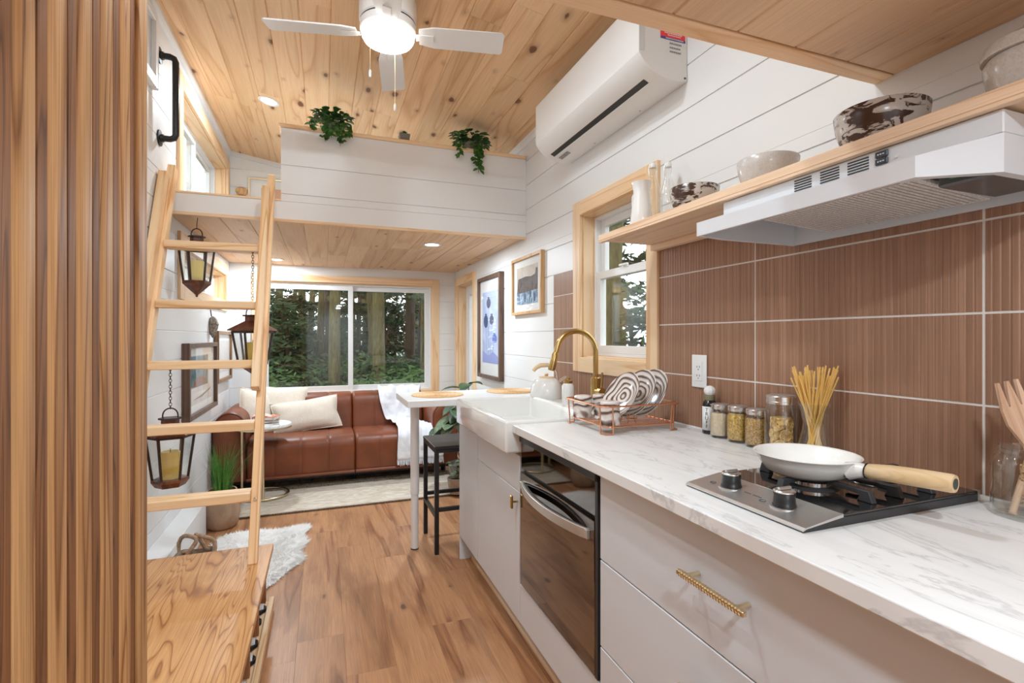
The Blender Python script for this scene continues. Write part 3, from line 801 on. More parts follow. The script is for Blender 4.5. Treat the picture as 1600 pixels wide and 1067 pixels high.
# stool
st = thing('bar_stool', 'black metal bar stool tucked under the breakfast bar', 'stool', (.775,3.055,0))
build(MB().box(.598, .955, 2.872, 3.238, .602, .622), 'seat', M['black_seat'], st, bevel=.003)
for x in (.612, .941):
    for y in (2.886, 3.224): build(MB().box(x-.012, x+.012, y-.012, y+.012, 0, .585), 'leg', M['black'], st, bevel=.0015)
build(MB().box(.600,.953,2.874,2.898,.585,.602).box(.600,.953,3.212,3.236,.585,.602).box(.600,.624,2.899,3.211,.585,.602).box(.929,.953,2.899,3.211,.585,.602), 'seat_frame', M['black'], st, weld=False)
for y, z in ((2.886,.255), (3.224,.255)): build(MB().box(.6245, .9285, y-.010, y+.010, z-.011, z+.011), 'stretcher', M['black'], st, bevel=.001)
for x in (.612, .941): build(MB().box(x-.010, x+.010, 2.8985, 3.2115, .205, .227), 'stretcher', M['black'], st, bevel=.001)

# tap
fc = thing('faucet', 'brushed brass gooseneck faucet behind the farmhouse sink', 'faucet', (1.205,2.10,CT))
fx, fy = 1.205, 2.10
build(MB().lathe([(0,CT), (.028,CT), (.028,CT+.012), (.024,CT+.016), (.024,CT+.145), (.016,CT+.150), (0,CT+.150)], (fx,fy,0), 28), 'body', M['brass'], fc, smooth=True)
rr = .102; zc = 1.178
neck = [(fx,fy,CT+.14), (fx,fy,zc-.05)]+[tuple(p) for p in arc((fx-rr,fy,zc), rr, 0, PI*.93, 22)]
last = Vector(neck[-1]); dr_ = (last-Vector(neck[-2])).normalized()
neck += [tuple(last+dr_*.02)]
build(MB().tube(neck, .0125, 14), 'spout', M['brass'], fc, smooth=True)
e = last+dr_*.02
build(MB().tube([e, e+dr_*.010, e+dr_*.075, e+dr_*.085], [.013,.0155,.0165,.014], 16), 'spray_head', M['brass'], fc, smooth=True)
build(MB().cyl((fx,fy-.02,CT+.085), (fx,fy-.062,CT+.085), .0185, n=24), 'lever_hub', M['brass'], fc, smooth=True)
build(MB().tube([(fx,fy-.052,CT+.10), (fx,fy-.058,CT+.14), (fx,fy-.060,CT+.175)], [.006,.0055,.005], 10), 'lever', M['brass'], fc, smooth=True)
# soap pump
sp_ = thing('soap_dispenser', 'small brass-topped white soap dispenser beside the faucet', 'soap dispenser', (1.19,2.36,CT))
build(MB().lathe([(0,CT), (.030,CT), (.032,CT+.01), (.032,CT+.085), (.022,CT+.10), (0,CT+.10)], (1.19,2.36,0), 24), 'bottle', M['porcelain'], sp_, smooth=True)
build(MB().lathe([(0,CT+.10), (.024,CT+.10), (.024,CT+.112), (.012,CT+.118), (.012,CT+.125), (0,CT+.127)], (1.19,2.36,0), 20), 'cap', M['brass'], sp_, smooth=True)

# kettle
kt = thing('kettle', 'matte white kettle with a curved wooden handle on the counter end', 'kettle', (1.155,2.585,CT))
kx, ky = 1.165, 2.575
build(MB().lathe([(0,CT), (.088,CT), (.092,CT+.006), (.090,CT+.04), (.082,CT+.075), (.066,CT+.100), (.045,CT+.112), (0,CT+.115)], (kx,ky,0), 36), 'body', M['porcelain'], kt, smooth=True)
ld_ = build(MB().lathe([(0,CT+.112), (.044,CT+.112), (.042,CT+.118), (.012,CT+.122), (0,CT+.123)], (kx,ky,0), 28), 'lid', M['beech'], kt, smooth=True)
build(MB().lathe([(0,CT+.121), (.008,CT+.122), (.012,CT+.130), (.008,CT+.137), (0,CT+.138)], (kx,ky,0), 16), 'lid_knob', M['beech'], ld_, smooth=True)
build(MB().tube([(kx+.068,ky-.01,CT+.078), (kx+.098,ky-.012,CT+.098), (kx+.118,ky-.014,CT+.112)], [.017,.014,.012], 14), 'spout', M['chrome'], kt, smooth=True)
build(MB().tube([(kx-.078,ky,CT+.152), (kx-.066,ky,CT+.168), (kx-.035,ky,CT+.182), (kx+.005,ky,CT+.183), (kx+.030,ky,CT+.172)], [.010,.0125,.013,.012,.010], 14), 'handle', M['beech'], kt, smooth=True)
build(MB().tube([(kx+.072,ky,CT+.085), (kx+.062,ky,CT+.145), (kx+.034,ky,CT+.172)], .0055, 10), 'handle_bracket', M['chrome'], kt, smooth=True)

# ---------------------------------------------------------------- gas hob
hb = thing('gas_hob', 'two-burner gas hob of black glass with a steel control strip', 'hob', (1.01,.787,CT))
hx0, hx1, hy0, hy1 = .772, 1.258, .638, .936
build(MB().prism([(hx0,CT+.0005), (hx1,CT+.0005), (hx1,CT+.016), (hx0+.095,CT+.016), (hx0+.004,CT+.006), (hx0,CT+.004)], 'y', hy0, hy1), 'base_tray', M['black_plastic'], hb)
build(MB().box(hx0+.0965, hx1, hy0, hy1, CT+.0162, CT+.0215), 'glass_top', M['hob_glass'], hb, bevel=.0012)
build(MB().prism([(hx0-.002,CT+.003), (hx0-.002,CT+.0055), (hx0+.003,CT+.0085), (hx0+.0955,CT+.0218), (hx0+.0955,CT+.0162), (hx0+.006,CT+.0062)], 'y', hy0-.001, hy1+.001), 'control_strip', M['steel'], hb)
for x in (hx0+.0965, hx1-.006): pass
build(MB().box(hx1+.0005, hx1+.008, hy0, hy0+.010, CT+.0005, CT+.022).box(hx1+.0005, hx1+.008, hy1-.010, hy1, CT+.0005, CT+.022), 'corner_clip', M['steel'], hb, weld=False)
def knob(y):
    x, z = hx0+.052, CT+.0160
    k = build(MB().lathe([(0,z-.003), (.021,z-.003), (.021,z+.003), (.0195,z+.005), (.0185,z+.020), (.0195,z+.022), (.0195,z+.026), (0,z+.026)], (x,y,0), 32), 'knob', M['black_plastic'], hb, smooth=True)
    build(MB().lathe([(0,z+.0262), (.0192,z+.0262), (.0195,z+.0285), (.018,z+.030), (0,z+.030)], (x,y,0), 32), 'knob_cap', M['chrome'], k, smooth=True)
    build(MB().box(x-.016, x+.016, y-.0028, y+.0028, z+.0302, z+.0355), 'pointer', M['steel'], k, bevel=.001)
    build(MB().lathe([(.0215,z-.0065), (.026,z-.0065), (.026,z-.001), (.0215,z-.001), (.0215,z-.0065)], (x,y,0), 28), 'knob_ring', M['steel'], k, smooth=True)
knob(.856); knob(.722)
mk = MB()
for i in range(10):
    if i != 5: mk.box(hx0+.048, hx0+.0505, .775+.0045*i-.0014, .775+.0045*i+.0014, CT+.0150, CT+.0158)
for y in (.897, .762):
    mk.tube([(hx0+.040+.006*math.cos(2*PI*i/14), y+.006*math.sin(2*PI*i/14), CT+.0145) for i in range(14)], .0008, 4, closed=True)
build(mk, 'printed_marks', plain('dark_print', (.08,.08,.08,1), .5), hb, kind='stuff')
def burner(x, y, r):
    b = build(MB().lathe([(0,CT+.0216), (r+.018,CT+.0216), (r+.016,CT+.0235), (r+.004,CT+.025), (0,CT+.025)], (x,y,0), 40), 'burner', M['iron'], hb, smooth=True)
    rg = MB().lathe([(0,CT+.0252), (r,CT+.0252), (r+.001,CT+.026), (r+.001,CT+.0335), (r-.002,CT+.035), (0,CT+.035)], (x,y,0), 40)
    for k in range(36):
        a = 2*PI*k/36; d = Vector((math.cos(a),math.sin(a),0)); n_ = Vector((-d.y,d.x,0))
        rg.obox(Vector((x,y,CT+.030))+d*(r+.0012), d, n_, (0,0,1), .0018, .0022, .0038)
    build(rg, 'flame_ring', M['chrome'], b, smooth=True, weld=False, angle=30)
    build(MB().lathe([(0,CT+.0352), (r-.003,CT+.0352), (r-.002,CT+.0375), (r-.005,CT+.0400), (0,CT+.0405)], (x,y,0), 36), 'burner_cap', M['iron'], b, smooth=True)
burner(.975, .787, .034); burner(1.150, .787, .026)
def grate_arm(p, q):
    # a foot on the glass, a riser and a finger towards the burner
    p, q = Vector(p), Vector(q); d = (q-p).normalized(); sd = Vector((-d.y,d.x,0))
    z0, z1 = CT+.0218, CT+.0435
    poly = [(-.004,0), (.026,0), (.020,z1-z0-.009), ((q-p).length,z1-z0-.007), ((q-p).length,z1-z0), (.003,z1-z0)]
    mb = MB(); w = .0068
    vs_ = [Vector((p.x,p.y,z0))+d*u+Vector((0,0,h))+sd*s*w for s in (-1,1) for u, h in poly]
    n = len(poly)
    mb.add(vs_, [tuple(range(n))[::-1], tuple(range(n,2*n))]+[(i,(i+1)%n,n+(i+1)%n,n+i) for i in range(n)])
    build(mb, 'grate_arm', M['iron'], hb, bevel=.001)
for bx, L in ((.975,.098), (1.150,.088)):
    for sx, sy in ((0,1), (0,-1)):
        grate_arm((bx, .787+sy*.128, 0), (bx, .787+sy*.024, 0))
for a, b in (((.885,.787,0),(.952,.787,0)), ((1.245,.787,0),(1.174,.787,0)), ((1.05,.787+.10,0),(1.02,.787+.02,0)), ((1.06,.787-.125,0),(1.04,.787-.03,0))): grate_arm(a, b)

# frying pan
pan = thing('frying_pan', 'white frying pan with a pale wooden handle on the hob', 'frying pan', (.985,.80,.974))
px, py, pz = .977, .802, .9577
build(MB().lathe([(0,pz), (.066,pz), (.079,pz+.007), (.094,pz+.028), (.101,pz+.042), (.1035,pz+.043), (.1015,pz+.0435), (.097,pz+.040), (.089,pz+.026), (.075,pz+.0078), (.064,pz+.0042), (0,pz+.0042)], (px,py,0), 56), 'bowl', M['glaze_plain'] if False else plain('pan_ceramic', (.80,.78,.74,1), .25, coat=.4), pan, smooth=True, angle=70)
hd = Vector((.151,-.989,0)).normalized(); hs = Vector((-hd.y,hd.x,0))
def hp(u, z): return Vector((px,py,0))+hd*u+Vector((0,0,z))
build(MB().tube([hp(.086,pz+.024), hp(.104,pz+.030), hp(.122,pz+.032)], [.018,.016,.0125], 14), 'handle_mount', bpy.data.materials['pan_ceramic'], pan, smooth=True)
hn = build(MB().tube([hp(.121,pz+.032), hp(.124,pz+.032), hp(.16,pz+.036), hp(.21,pz+.039), hp(.253,pz+.041), hp(.258,pz+.041)], [.0125,.0145,.0160,.0165,.0163,.0150], 20), 'handle', M['handle_wood'], pan, smooth=True)
build(MB().tube([hp(.258,pz+.041), hp(.2588,pz+.041)], [.0095,.0095], 18), 'hanging_hole', plain('dark_hole', (.05,.07,.06,1), .4), hn)
build(MB().tube([hp(.1195,pz+.032), hp(.1208,pz+.032)], [.0152,.0152], 18), 'ferrule', M['black_plastic'], pan, smooth=True)

# ---------------------------------------------------------------- range hood
RH = thing('range_hood', 'white under-shelf range hood with vent slots and rocker switches', 'range hood', (1.15,.80,1.521))
zb, zl = 1.521, 1.556
foot = [(.936,1.094), (1.036,1.112), (XR-.012,1.112), (XR-.012,.493), (1.04,.493), (.936,.562)]
def ring(poly, k):      # inset a convex polygon
    n = len(poly); out = []
    cx = sum(p[0] for p in poly)/n; cy_ = sum(p[1] for p in poly)/n
    for x, y in poly:
        dx, dy = cx-x, cy_-y; L = math.hypot(dx, dy); out.append((x+dx/L*k, y+dy/L*k))
    return out
fin = ring(foot, .014); top = [(1.04,1.112) if i in (0,1) else ((1.04,.493) if i in (4,5) else p) for i, p in enumerate(foot)]
n = 6
mb = MB()
v = [(x,y,zb) for x,y in foot]+[(x,y,zl) for x,y in foot]+[(x,y,zb) for x,y in fin]+[(x,y,zl-.002 if i in (0,5) else 1.5835) for i, (x,y) in enumerate(fin)]
f = []
for i in range(n):
    j = (i+1) % n
    f += [(i,j,n+j,n+i), (i,j,2*n+j,2*n+i), (2*n+i,2*n+j,3*n+j,3*n+i)]
# sloped shoulder from the lip up to the box
v += [(1.041,1.112,1.585), (1.041,.493,1.585), (XR-.012,1.112,1.585), (XR-.012,.493,1.585)]
b = 4*n
f += [(n+0,n+5,b+1,b+0), (n+0,b+0,n+1), (n+5,n+4,b+1), (n+1,b+0,b+2,n+2), (n+4,n+3,b+3,b+1)]
mb.add(v, f)
build(mb, 'canopy', M['white_enamel'], RH, solid=.002)
bx = build(MB().box(1.041, XR-.012, .493, 1.112, 1.5855, 1.6255), 'upper_box', M['white_enamel'], RH, bevel=.002)
ud = MB().box(1.046, XR-.018, .498, 1.107, 1.5825, 1.5850)
build(ud, 'underside_plate', plain('hood_underside', (.40,.41,.42,1), .5), RH)
fl = build(MB().prism([(1.03,1.5455), (1.27,1.5305), (1.27,1.5405), (1.03,1.5555)], 'y', .622, .972), 'grease_filter', spotted('filter_mesh', (.84,.83,.81,1), (.55,.54,.53,1), 220, .44, .56, rough=.4), RH, bevel=.002)
rib = MB()
for k in range(30): rib.prism([(1.04,1.5440), (1.26,1.5302), (1.26,1.5314), (1.04,1.5452)], 'y', .632+.0112*k, .6335+.0112*k)
build(rib, 'filter_ribs', M['steel'], fl, kind='stuff', weld=False)
build(MB().cyl((1.022,.64,1.547), (1.022,.965,1.547), .0055, n=10), 'filter_rail', M['chrome'], fl, smooth=True)
lb = build(MB().box(1.075, 1.25, .515, .608, 1.5285, 1.582), 'lamp_box', plain('hood_lamp_box', (.10,.105,.11,1), .25), RH, bevel=.004)
build(MB().box(1.0675, 1.0748, .530, .585, 1.540, 1.556), 'status_label', plain('green_label', (.02,.24,.10,1), .5), RH)
for i, y in enumerate((.862, .796, .733)):
    for k in range(5):
        z = 1.5945+.0058*k
        build(MB().box(1.0395, 1.0412, y-.022, y+.022, z-.0013, z+.0013), 'vent_slot', M['black_plastic'], RH)
for z in (1.600, 1.614):
    s = build(MB().box(1.036, 1.0408, .672, .696, z-.006, z+.006), 'switch', plain('switch_navy', (.035,.045,.06,1), .35), RH, bevel=.0012)
    for k in range(3): build(MB().box(1.0354, 1.0362, .678+.005*k, .681+.005*k, z-.001, z+.001), 'switch_mark', M['white_trim'], s)
build(MB().cyl((1.0355,.655,1.5995), (1.041,.655,1.5995), .002, n=8), 'screw', M['white_trim'], RH)

# ---------------------------------------------------------------- open shelf and what stands on it
SZ = 1.6555
shf = thing('wall_shelf', 'long pale wooden shelf on the wall above the range hood', 'shelf', (1.17,.6,1.63))
build(MB().box(1.025, XR-.0005, -1.2, 1.765, 1.633, SZ), 'shelf_board', M['shelf'], shf, bevel=.0015)
build(MB().box(1.025, 1.043, -1.2, 1.765, 1.6262, 1.6326), 'front_lip', M['shelf'], shf)
build(MB().box(1.27, XR-.0125, 1.14, 1.765, 1.609, 1.6326), 'wall_cleat', M['shelf'], shf, bevel=.001)
def lathe_thing(name, label, cat, loc, prof, m, n=36, group=None, part='body', angle=60):
    o = thing(name, label, cat, loc, group)
    build(MB().lathe([(r, z+loc[2]) for r, z in prof], (loc[0],loc[1],0), n), part, m, o, smooth=True, angle=angle)
    return o
def bowl(r, h, k=.55, t=.004):
    out = [(r*k*(1-.02),0)]
    pr = [(r*k,0), (r*(k+.16),h*.10), (r*.86,h*.38), (r*.96,h*.70), (r,h)]
    return [(0,0)]+pr+[(r-t*.5,h+.002), (r-t,h), (r*.96-t,h*.70), (r*.86-t,h*.38), (r*(k+.12)-t,h*.14), (0,h*.10)]
lathe_thing('bowl', 'grey bowl with a brown spotted glaze between the bottles and the plain bowl', 'bowl', (1.165,1.375,SZ), bowl(.080,.092), M['glaze'], group='stoneware bowls on the shelf')
lathe_thing('bowl', 'plain pale grey glazed bowl, the middle one on the shelf', 'bowl', (1.165,1.076,SZ), bowl(.080,.088), M['glaze_plain'], group='stoneware bowls on the shelf')
lathe_thing('bowl', 'large grey bowl with dark brown patches right above the hood switches', 'bowl', (1.165,.770,SZ), bowl(.090,.096), M['glaze'], group='stoneware bowls on the shelf')
cj = lathe_thing('lidded_jar', 'grey glazed stoneware jar with a lid at the near end of the shelf', 'jar', (1.165,.512,SZ), [(0,0), (.046,0), (.050,.02), (.060,.045), (.066,.080), (.060,.092), (0,.092)], M['glaze_plain'])
lj = build(MB().lathe([(0,SZ+.092), (.068,SZ+.0925), (.069,SZ+.099), (.062,SZ+.116), (.035,SZ+.130), (0,SZ+.134)], (1.165,.512,0), 36), 'lid', M['glaze_plain'], cj, smooth=True)
build(MB().ball((1.165,.512,SZ+.142), .012), 'lid_knob', M['glaze_plain'], lj, smooth=True)
pi_ = lathe_thing('pitcher', 'white ceramic pitcher with a flared lip, left end of the shelf', 'pitcher', (1.085,1.560,SZ), [(0,0), (.040,0), (.042,.005), (.036,.06), (.030,.105), (.029,.125), (.034,.150), (.037,.158), (.034,.157), (.026,.128), (.027,.10), (.034,.02), (0,.012)], M['porcelain'])
build(MB().tube([(1.085,1.590,SZ+.135), (1.085,1.613,SZ+.120), (1.085,1.614,SZ+.085), (1.085,1.595,SZ+.06)], [.005,.006,.006,.005], 10), 'handle', M['porcelain'], pi_, smooth=True)
for (x, y, k), lb in (((1.17,1.609,1.0), 'clear swing-top glass bottle directly behind the white pitcher'), ((1.25,1.622,1.07), 'taller clear swing-top glass bottle next to the spotted bowl')):
    b = thing('glass_bottle', lb, 'bottle', (x,y,SZ), 'swing-top bottles on the shelf')
    build(MB().lathe([(0,SZ), (.034,SZ), (.036,SZ+.006), (.036,SZ+.125*k), (.030,SZ+.150*k), (.016,SZ+.195*k), (.0135,SZ+.225*k), (.0155,SZ+.228*k), (.0155,SZ+.236*k), (.012,SZ+.236*k), (.012,SZ+.2*k), (.028,SZ+.148*k), (.033,SZ+.12*k), (.033,SZ+.008), (0,SZ+.006)], (x,y,0), 28), 'bottle', M['bottle_glass'], b, smooth=True)
    build(MB().lathe([(0,SZ+.2365*k), (.013,SZ+.2365*k), (.014,SZ+.246*k), (.010,SZ+.254*k), (0,SZ+.256*k)], (x,y,0), 16), 'stopper', M['porcelain'], b, smooth=True)
    build(MB().tube([(x-.016,y,SZ+.205*k), (x-.020,y,SZ+.23*k), (x-.012,y,SZ+.252*k), (x+.012,y,SZ+.252*k), (x+.020,y,SZ+.23*k), (x+.016,y,SZ+.205*k)], .0012, 6), 'wire_bail', M['chrome'], b, smooth=True)

# ---------------------------------------------------------------- air conditioner
ac = thing('air_conditioner', 'white wall-mounted air conditioner with a black air slot', 'air conditioner', (1.2,2.08,2.23))
prof = [(XR-.001,2.236), (1.245,2.2285), (1.19,2.2375), (1.145,2.2565), (1.113,2.283), (1.094,2.310), (1.094,2.515), (1.104,2.528), (XR-.001,2.530)]
build(MB().prism(prof, 'y', 1.590, 2.560), 'shell', M['white_plastic'], ac, bevel=.0012, smooth=True, angle=24)
build(MB().box(1.0945, 1.117, 1.5888, 1.5899, 2.318, 2.522), 'end_strip', plain('pale_grey_plastic', (.66,.66,.66,1), .4), ac)
vx = lambda s: (1.145+(1.19-1.145)*s, 2.2565+(2.2375-2.2565)*s)
sl_ = MB()
p0, p1 = vx(.35), vx(.85)
sl_.add([(p0[0],1.655,p0[1]-.0015), (p1[0],1.655,p1[1]-.0015), (p1[0],2.51,p1[1]-.0015), (p0[0],2.51,p0[1]-.0015), (p0[0],1.655,p0[1]+.004), (p1[0],1.655,p1[1]+.004), (p1[0],2.51,p1[1]+.004), (p0[0],2.51,p0[1]+.004)],
        [(3,2,1,0),(4,5,6,7),(0,1,5,4),(1,2,6,5),(2,3,7,6),(3,0,4,7)])
build(sl_, 'air_slot', M['black_plastic'], ac)
p2, p3 = vx(.87), vx(.97)
build(MB().box(p2[0], p3[0], 1.655, 2.51, p3[1]-.003, p3[1]+.002), 'slot_lip', M['white_plastic'], ac)
plain('grey_seam', (.5,.5,.5,1), .5)
# rating stickers on the near end
ye = 1.5895
lb = build(MB().box(1.190, 1.303, ye-.001, ye, 2.388, 2.420), 'sticker', plain('sticker_red', A(236,60,62), .5), ac)
build(MB().box(1.190, 1.303, ye-.0014, ye-.0002, 2.380, 2.3885), 'sticker_band', plain('sticker_blue', A(78,66,140), .5), lb)
rs = random.Random(2)
lines = MB()
for z, a, b in ((2.411,1.215,1.275), (2.404,1.208,1.288), (2.397,1.222,1.282)):
    x = a
    while x < b:
        w_ = rs.uniform(.004,.010); lines.box(x, min(x+w_,b), ye-.0015, ye-.0009, z-.0016, z+.0016); x += w_+.0018
x = 1.214
while x < 1.29: lines.box(x, x+.005, ye-.002, ye-.0013, 2.3825, 2.386); x += .0068
build(lines, 'sticker_text', M['white_trim'], lb, kind='stuff', weld=False)
g2 = MB()
for z in (2.368, 2.352, 2.337):
    x = 1.232
    while x < 1.282:
        w_ = rs.uniform(.003,.008); g2.box(x, x+w_, ye-.001, ye-.0002, z-.0028, z+.0028); x += w_+.002
build(g2, 'printed_text', plain('grey_print', (.30,.30,.31,1), .6), ac, kind='stuff', weld=False)
build(MB().cyl((1.302,ye,2.246), (1.302,ye-.002,2.246), .004, n=12), 'screw', M['black_plastic'], ac)
g3 = MB()
for k in range(4):
    for j in range(6): g3.box(1.205+.006*k, 1.208+.006*k, 2.40+.018*j, 2.411+.018*j, 2.2315-.0015*k-.001, 2.2335-.0015*k)
build(g3, 'printed_label', bpy.data.materials['grey_print'], ac, kind='stuff', weld=False)
for y in (1.86, 2.25): build(MB().cyl((1.285,y,2.2315), (1.285,y,2.236), .005, n=10), 'screw_cover', bpy.data.materials['grey_seam'], ac)
# ---------------------------------------------------------------- things on the counter
rk = thing('dish_rack', 'copper wire dish rack holding plates and cups beside the sink', 'dish rack', (1.055,1.65,CT))
rx0, rx1, ry0, ry1 = .893, 1.216, 1.502, 1.806
def rrect(x0, x1, y0, y1, z, r=.03, n=5):
    out = []
    for cx, cy_, a in ((x1-r,y1-r,0), (x0+r,y1-r,PI/2), (x0+r,y0+r,PI), (x1-r,y0+r,1.5*PI)):
        out += [(cx+r*math.cos(a+PI/2*i/n), cy_+r*math.sin(a+PI/2*i/n), z) for i in range(n+1)]
    return out
build(MB().tube(rrect(rx0,rx1,ry0,ry1,CT+.098), .0032, 8, closed=True), 'top_rim', M['copper'], rk, smooth=True)
build(MB().tube(rrect(rx0+.02,rx1-.012,ry0+.015,ry1-.015,CT+.026), .0026, 8, closed=True), 'base_rim', M['copper'], rk, smooth=True)
for x, y in ((rx0,ry0),(rx1,ry0),(rx0,ry1),(rx1,ry1)):
    sx = 1 if x < 1 else -1; sy = 1 if y < 1.6 else -1
    for dx, dy in ((sx*.004, sy*.032), (sx*.038, sy*.004)):
        build(MB().tube([(x+dx,y+dy,CT+.098), (x+dx+sx*.004,y+dy+sy*.003,CT+.026), (x+dx+sx*.004,y+dy+sy*.003,CT+.003)], .0028, 6), 'post', M['copper'], rk, smooth=True)
    build(MB().tube([(x+sx*.008,y+sy*.035,CT+.003), (x+sx*.012,y+sy*.012,CT+.003), (x+sx*.042,y+sy*.007,CT+.003)], .0028, 6), 'foot', M['copper'], rk, smooth=True)
for k in range(10):
    y = ry0+.032+.0266*k
    build(MB().tube([(rx0+.02,y,CT+.027), (rx1-.012,y,CT+.027)], .0016, 6), 'floor_wire', M['copper'], rk, smooth=True)
for k in range(4):
    y = ry0+.05+.045*k
    build(MB().tube([(1.02,y,CT+.028), (1.03,y,CT+.062), (1.045,y,CT+.062), (1.055,y,CT+.028)], .0018, 6), 'divider', M['copper'], rk, smooth=True)
def plate(c, nrm, r, lb):
    o = thing('plate', lb, 'plate', (0,0,0), 'swirl-glazed plates in the rack')
    build(MB().lathe([(0,0), (r*.58,0), (r*.62,.003), (r*.97,.014), (r,.018), (r*.985,.0195), (r*.95,.0175), (r*.63,.0065), (r*.58,.004), (0,.0035)], (0,0,0), 48), 'dish', M['swirl'], o, smooth=True)
    o.rotation_euler = Vector(nrm).to_track_quat('Z', 'Y').to_euler(); o.location = c
plate((1.050,1.625,CT+.113), (-.86,-.03,.51), .098, 'front brown-swirled plate leaning in the copper rack, nearest the faucet')
plate((1.118,1.628,CT+.117), (-.86,-.04,.51), .102, 'middle brown-swirled plate leaning in the copper rack')
plate((1.172,1.632,CT+.117), (-.86,-.05,.51), .102, 'rear brown-swirled plate in the copper rack, nearest the wall')
def mug(c, rz, lb):
    o = thing('mug', lb, 'mug', (0,0,0), 'swirl-glazed mugs in the rack')
    build(MB().lathe([(0,.082), (.030,.082), (.034,.078), (.038,.0), (.0345,.0), (.031,.074), (0,.077)], (0,0,0), 28), 'cup', M['swirl'], o, smooth=True)
    build(MB().tube([(.035,0,.066), (.058,0,.062), (.062,0,.040), (.052,0,.022), (.037,0,.018)], .0055, 8), 'handle', M['swirl'], o, smooth=True)
    o.location = c; o.rotation_euler = (0,0,rz)
mug((.952,1.560,CT+.0295), 2.4, 'brown-swirled mug upside down at the near corner of the rack')
mug((.945,1.745,CT+.0295), 1.2, 'brown-swirled mug upside down at the sink end of the rack')
mug((1.03,1.752,CT+.0295), .3, 'brown-swirled mug upside down behind the plates')

# outlet
ot = thing('outlet', 'white two-socket wall outlet on the brown tiles', 'outlet', (XR-.008,1.512,1.125))
build(MB().box(XR-.0135, XR-.0085, 1.473, 1.551, 1.065, 1.186), 'cover_plate', M['white_plastic'], ot, bevel=.002)
oi = build(MB().box(XR-.0155, XR-.0136, 1.494, 1.530, 1.090, 1.161), 'socket_insert', M['white_trim'], ot, bevel=.001)
for z in (1.110, 1.142):
    for y, h in ((1.505,.008), (1.519,.0065)): build(MB().box(XR-.0162, XR-.0157, y-.0011, y+.0011, z-h/2, z+h/2), 'slot', M['black_plastic'], oi)
    build(MB().cyl((XR-.0162,1.512,z-.010), (XR-.0157,1.512,z-.010), .0022, n=10), 'slot', M['black_plastic'], oi)

# storage jars along the backsplash
def mason(x, y, r, h, contents, lb, fill=.82, inner=1.0):
    j = thing('storage_jar', lb, 'jar', (x,y,CT), 'storage jars along the backsplash')
    g = [(0,CT+.001), (r*.9,CT+.001), (r,CT+.008), (r,CT+h*.70), (r*.93,CT+h*.79), (r*.84,CT+h*.83), (r*.84,CT+h*.90), (r*.80,CT+h*.90), (r*.80,CT+h*.83), (r*.95,CT+h*.70), (r*.95,CT+.009), (0,CT+.005)]
    build(MB().lathe(g, (x,y,0), 32), 'glass_body', M['jar_glass'], j, smooth=True)
    l_ = build(MB().lathe([(0,CT+h*.905), (r*.90,CT+h*.86), (r*.91,CT+h*.86), (r*.91,CT+h*.985), (r*.86,CT+h), (0,CT+h)] if False else [(r*.86,CT+h*.862), (r*.915,CT+h*.862), (r*.915,CT+h*.90), (r*.90,CT+h*.905), (r*.915,CT+h*.91), (r*.915,CT+h*.985), (r*.87,CT+h), (0,CT+h)], (x,y,0), 32), 'lid_ring', M['chrome'], j, smooth=True, angle=30)
    build(MB().lathe([(0,CT+h+.0003), (r*.80,CT+h+.0003), (r*.80,CT+h+.0012), (0,CT+h+.0014)], (x,y,0), 28), 'lid_disc', M['steel'], l_, smooth=True)
    f = fill
    build(MB().lathe([(0,CT+.006), (r*.93*inner,CT+.010), (r*.935*inner,CT+h*min(f,.69)), (r*.80*inner,CT+h*f), (0,CT+h*f+.003)], (x,y,0), 28), 'contents', contents, j, smooth=True)
    return j
oat = spotted('oat_flakes', A(226,206,180), A(206,182,152), 260, .4, .6, rough=.9, bump=.3)
mac = spotted('macaroni', A(232,190,92), A(150,104,36), 150, .42, .60, rough=.6, bump=.6)
cer = spotted('cereal', A(222,180,110), A(136,90,44), 190, .42, .58, rough=.7, bump=.6)
tag_ = spotted('ribbon_pasta', A(232,196,130), A(176,128,64), 46, .40, .60, rough=.7, ds=3, bump=.6)
mason(1.255,1.352,.0335,.112, oat, 'glass storage jar of pale oat flakes, next to the dark pepper bottle', .74)
mason(1.252,1.272,.0335,.116, mac, 'glass storage jar of yellow macaroni between the oats and the cereal', .80)
mason(1.250,1.196,.0335,.116, cer, 'glass storage jar of brown cereal pieces beside the tall pasta jar', .76)
mason(1.250,1.106,.0455,.168, plain('pasta_back', A(214,176,112), .8), 'tall glass storage jar of ribbon pasta nests', .62, .50)
pn = [o for o in COL.objects if o.name.startswith('storage_jar')][-1]
rn = random.Random(4)
for k in range(15):      # pasta nests against the glass
    a = 2*PI*(k//3)/5+.5*(k % 3); z = CT+.024+.031*(k % 3); rad = .0255
    cx, cy_ = 1.250+rad*math.cos(a), 1.106+rad*math.sin(a)
    mb = MB()
    for q in range(3):
        mb.tube([(cx-(.0145-.0048*q)*math.cos(2*PI*i/12)*math.sin(a), cy_+(.0145-.0048*q)*math.cos(2*PI*i/12)*math.cos(a), z+(.0155-.0048*q)*math.sin(2*PI*i/12)) for i in range(12)], .0036, 5, closed=True)
    build(mb, 'pasta_nest', tag_, pn, kind='stuff', smooth=True)
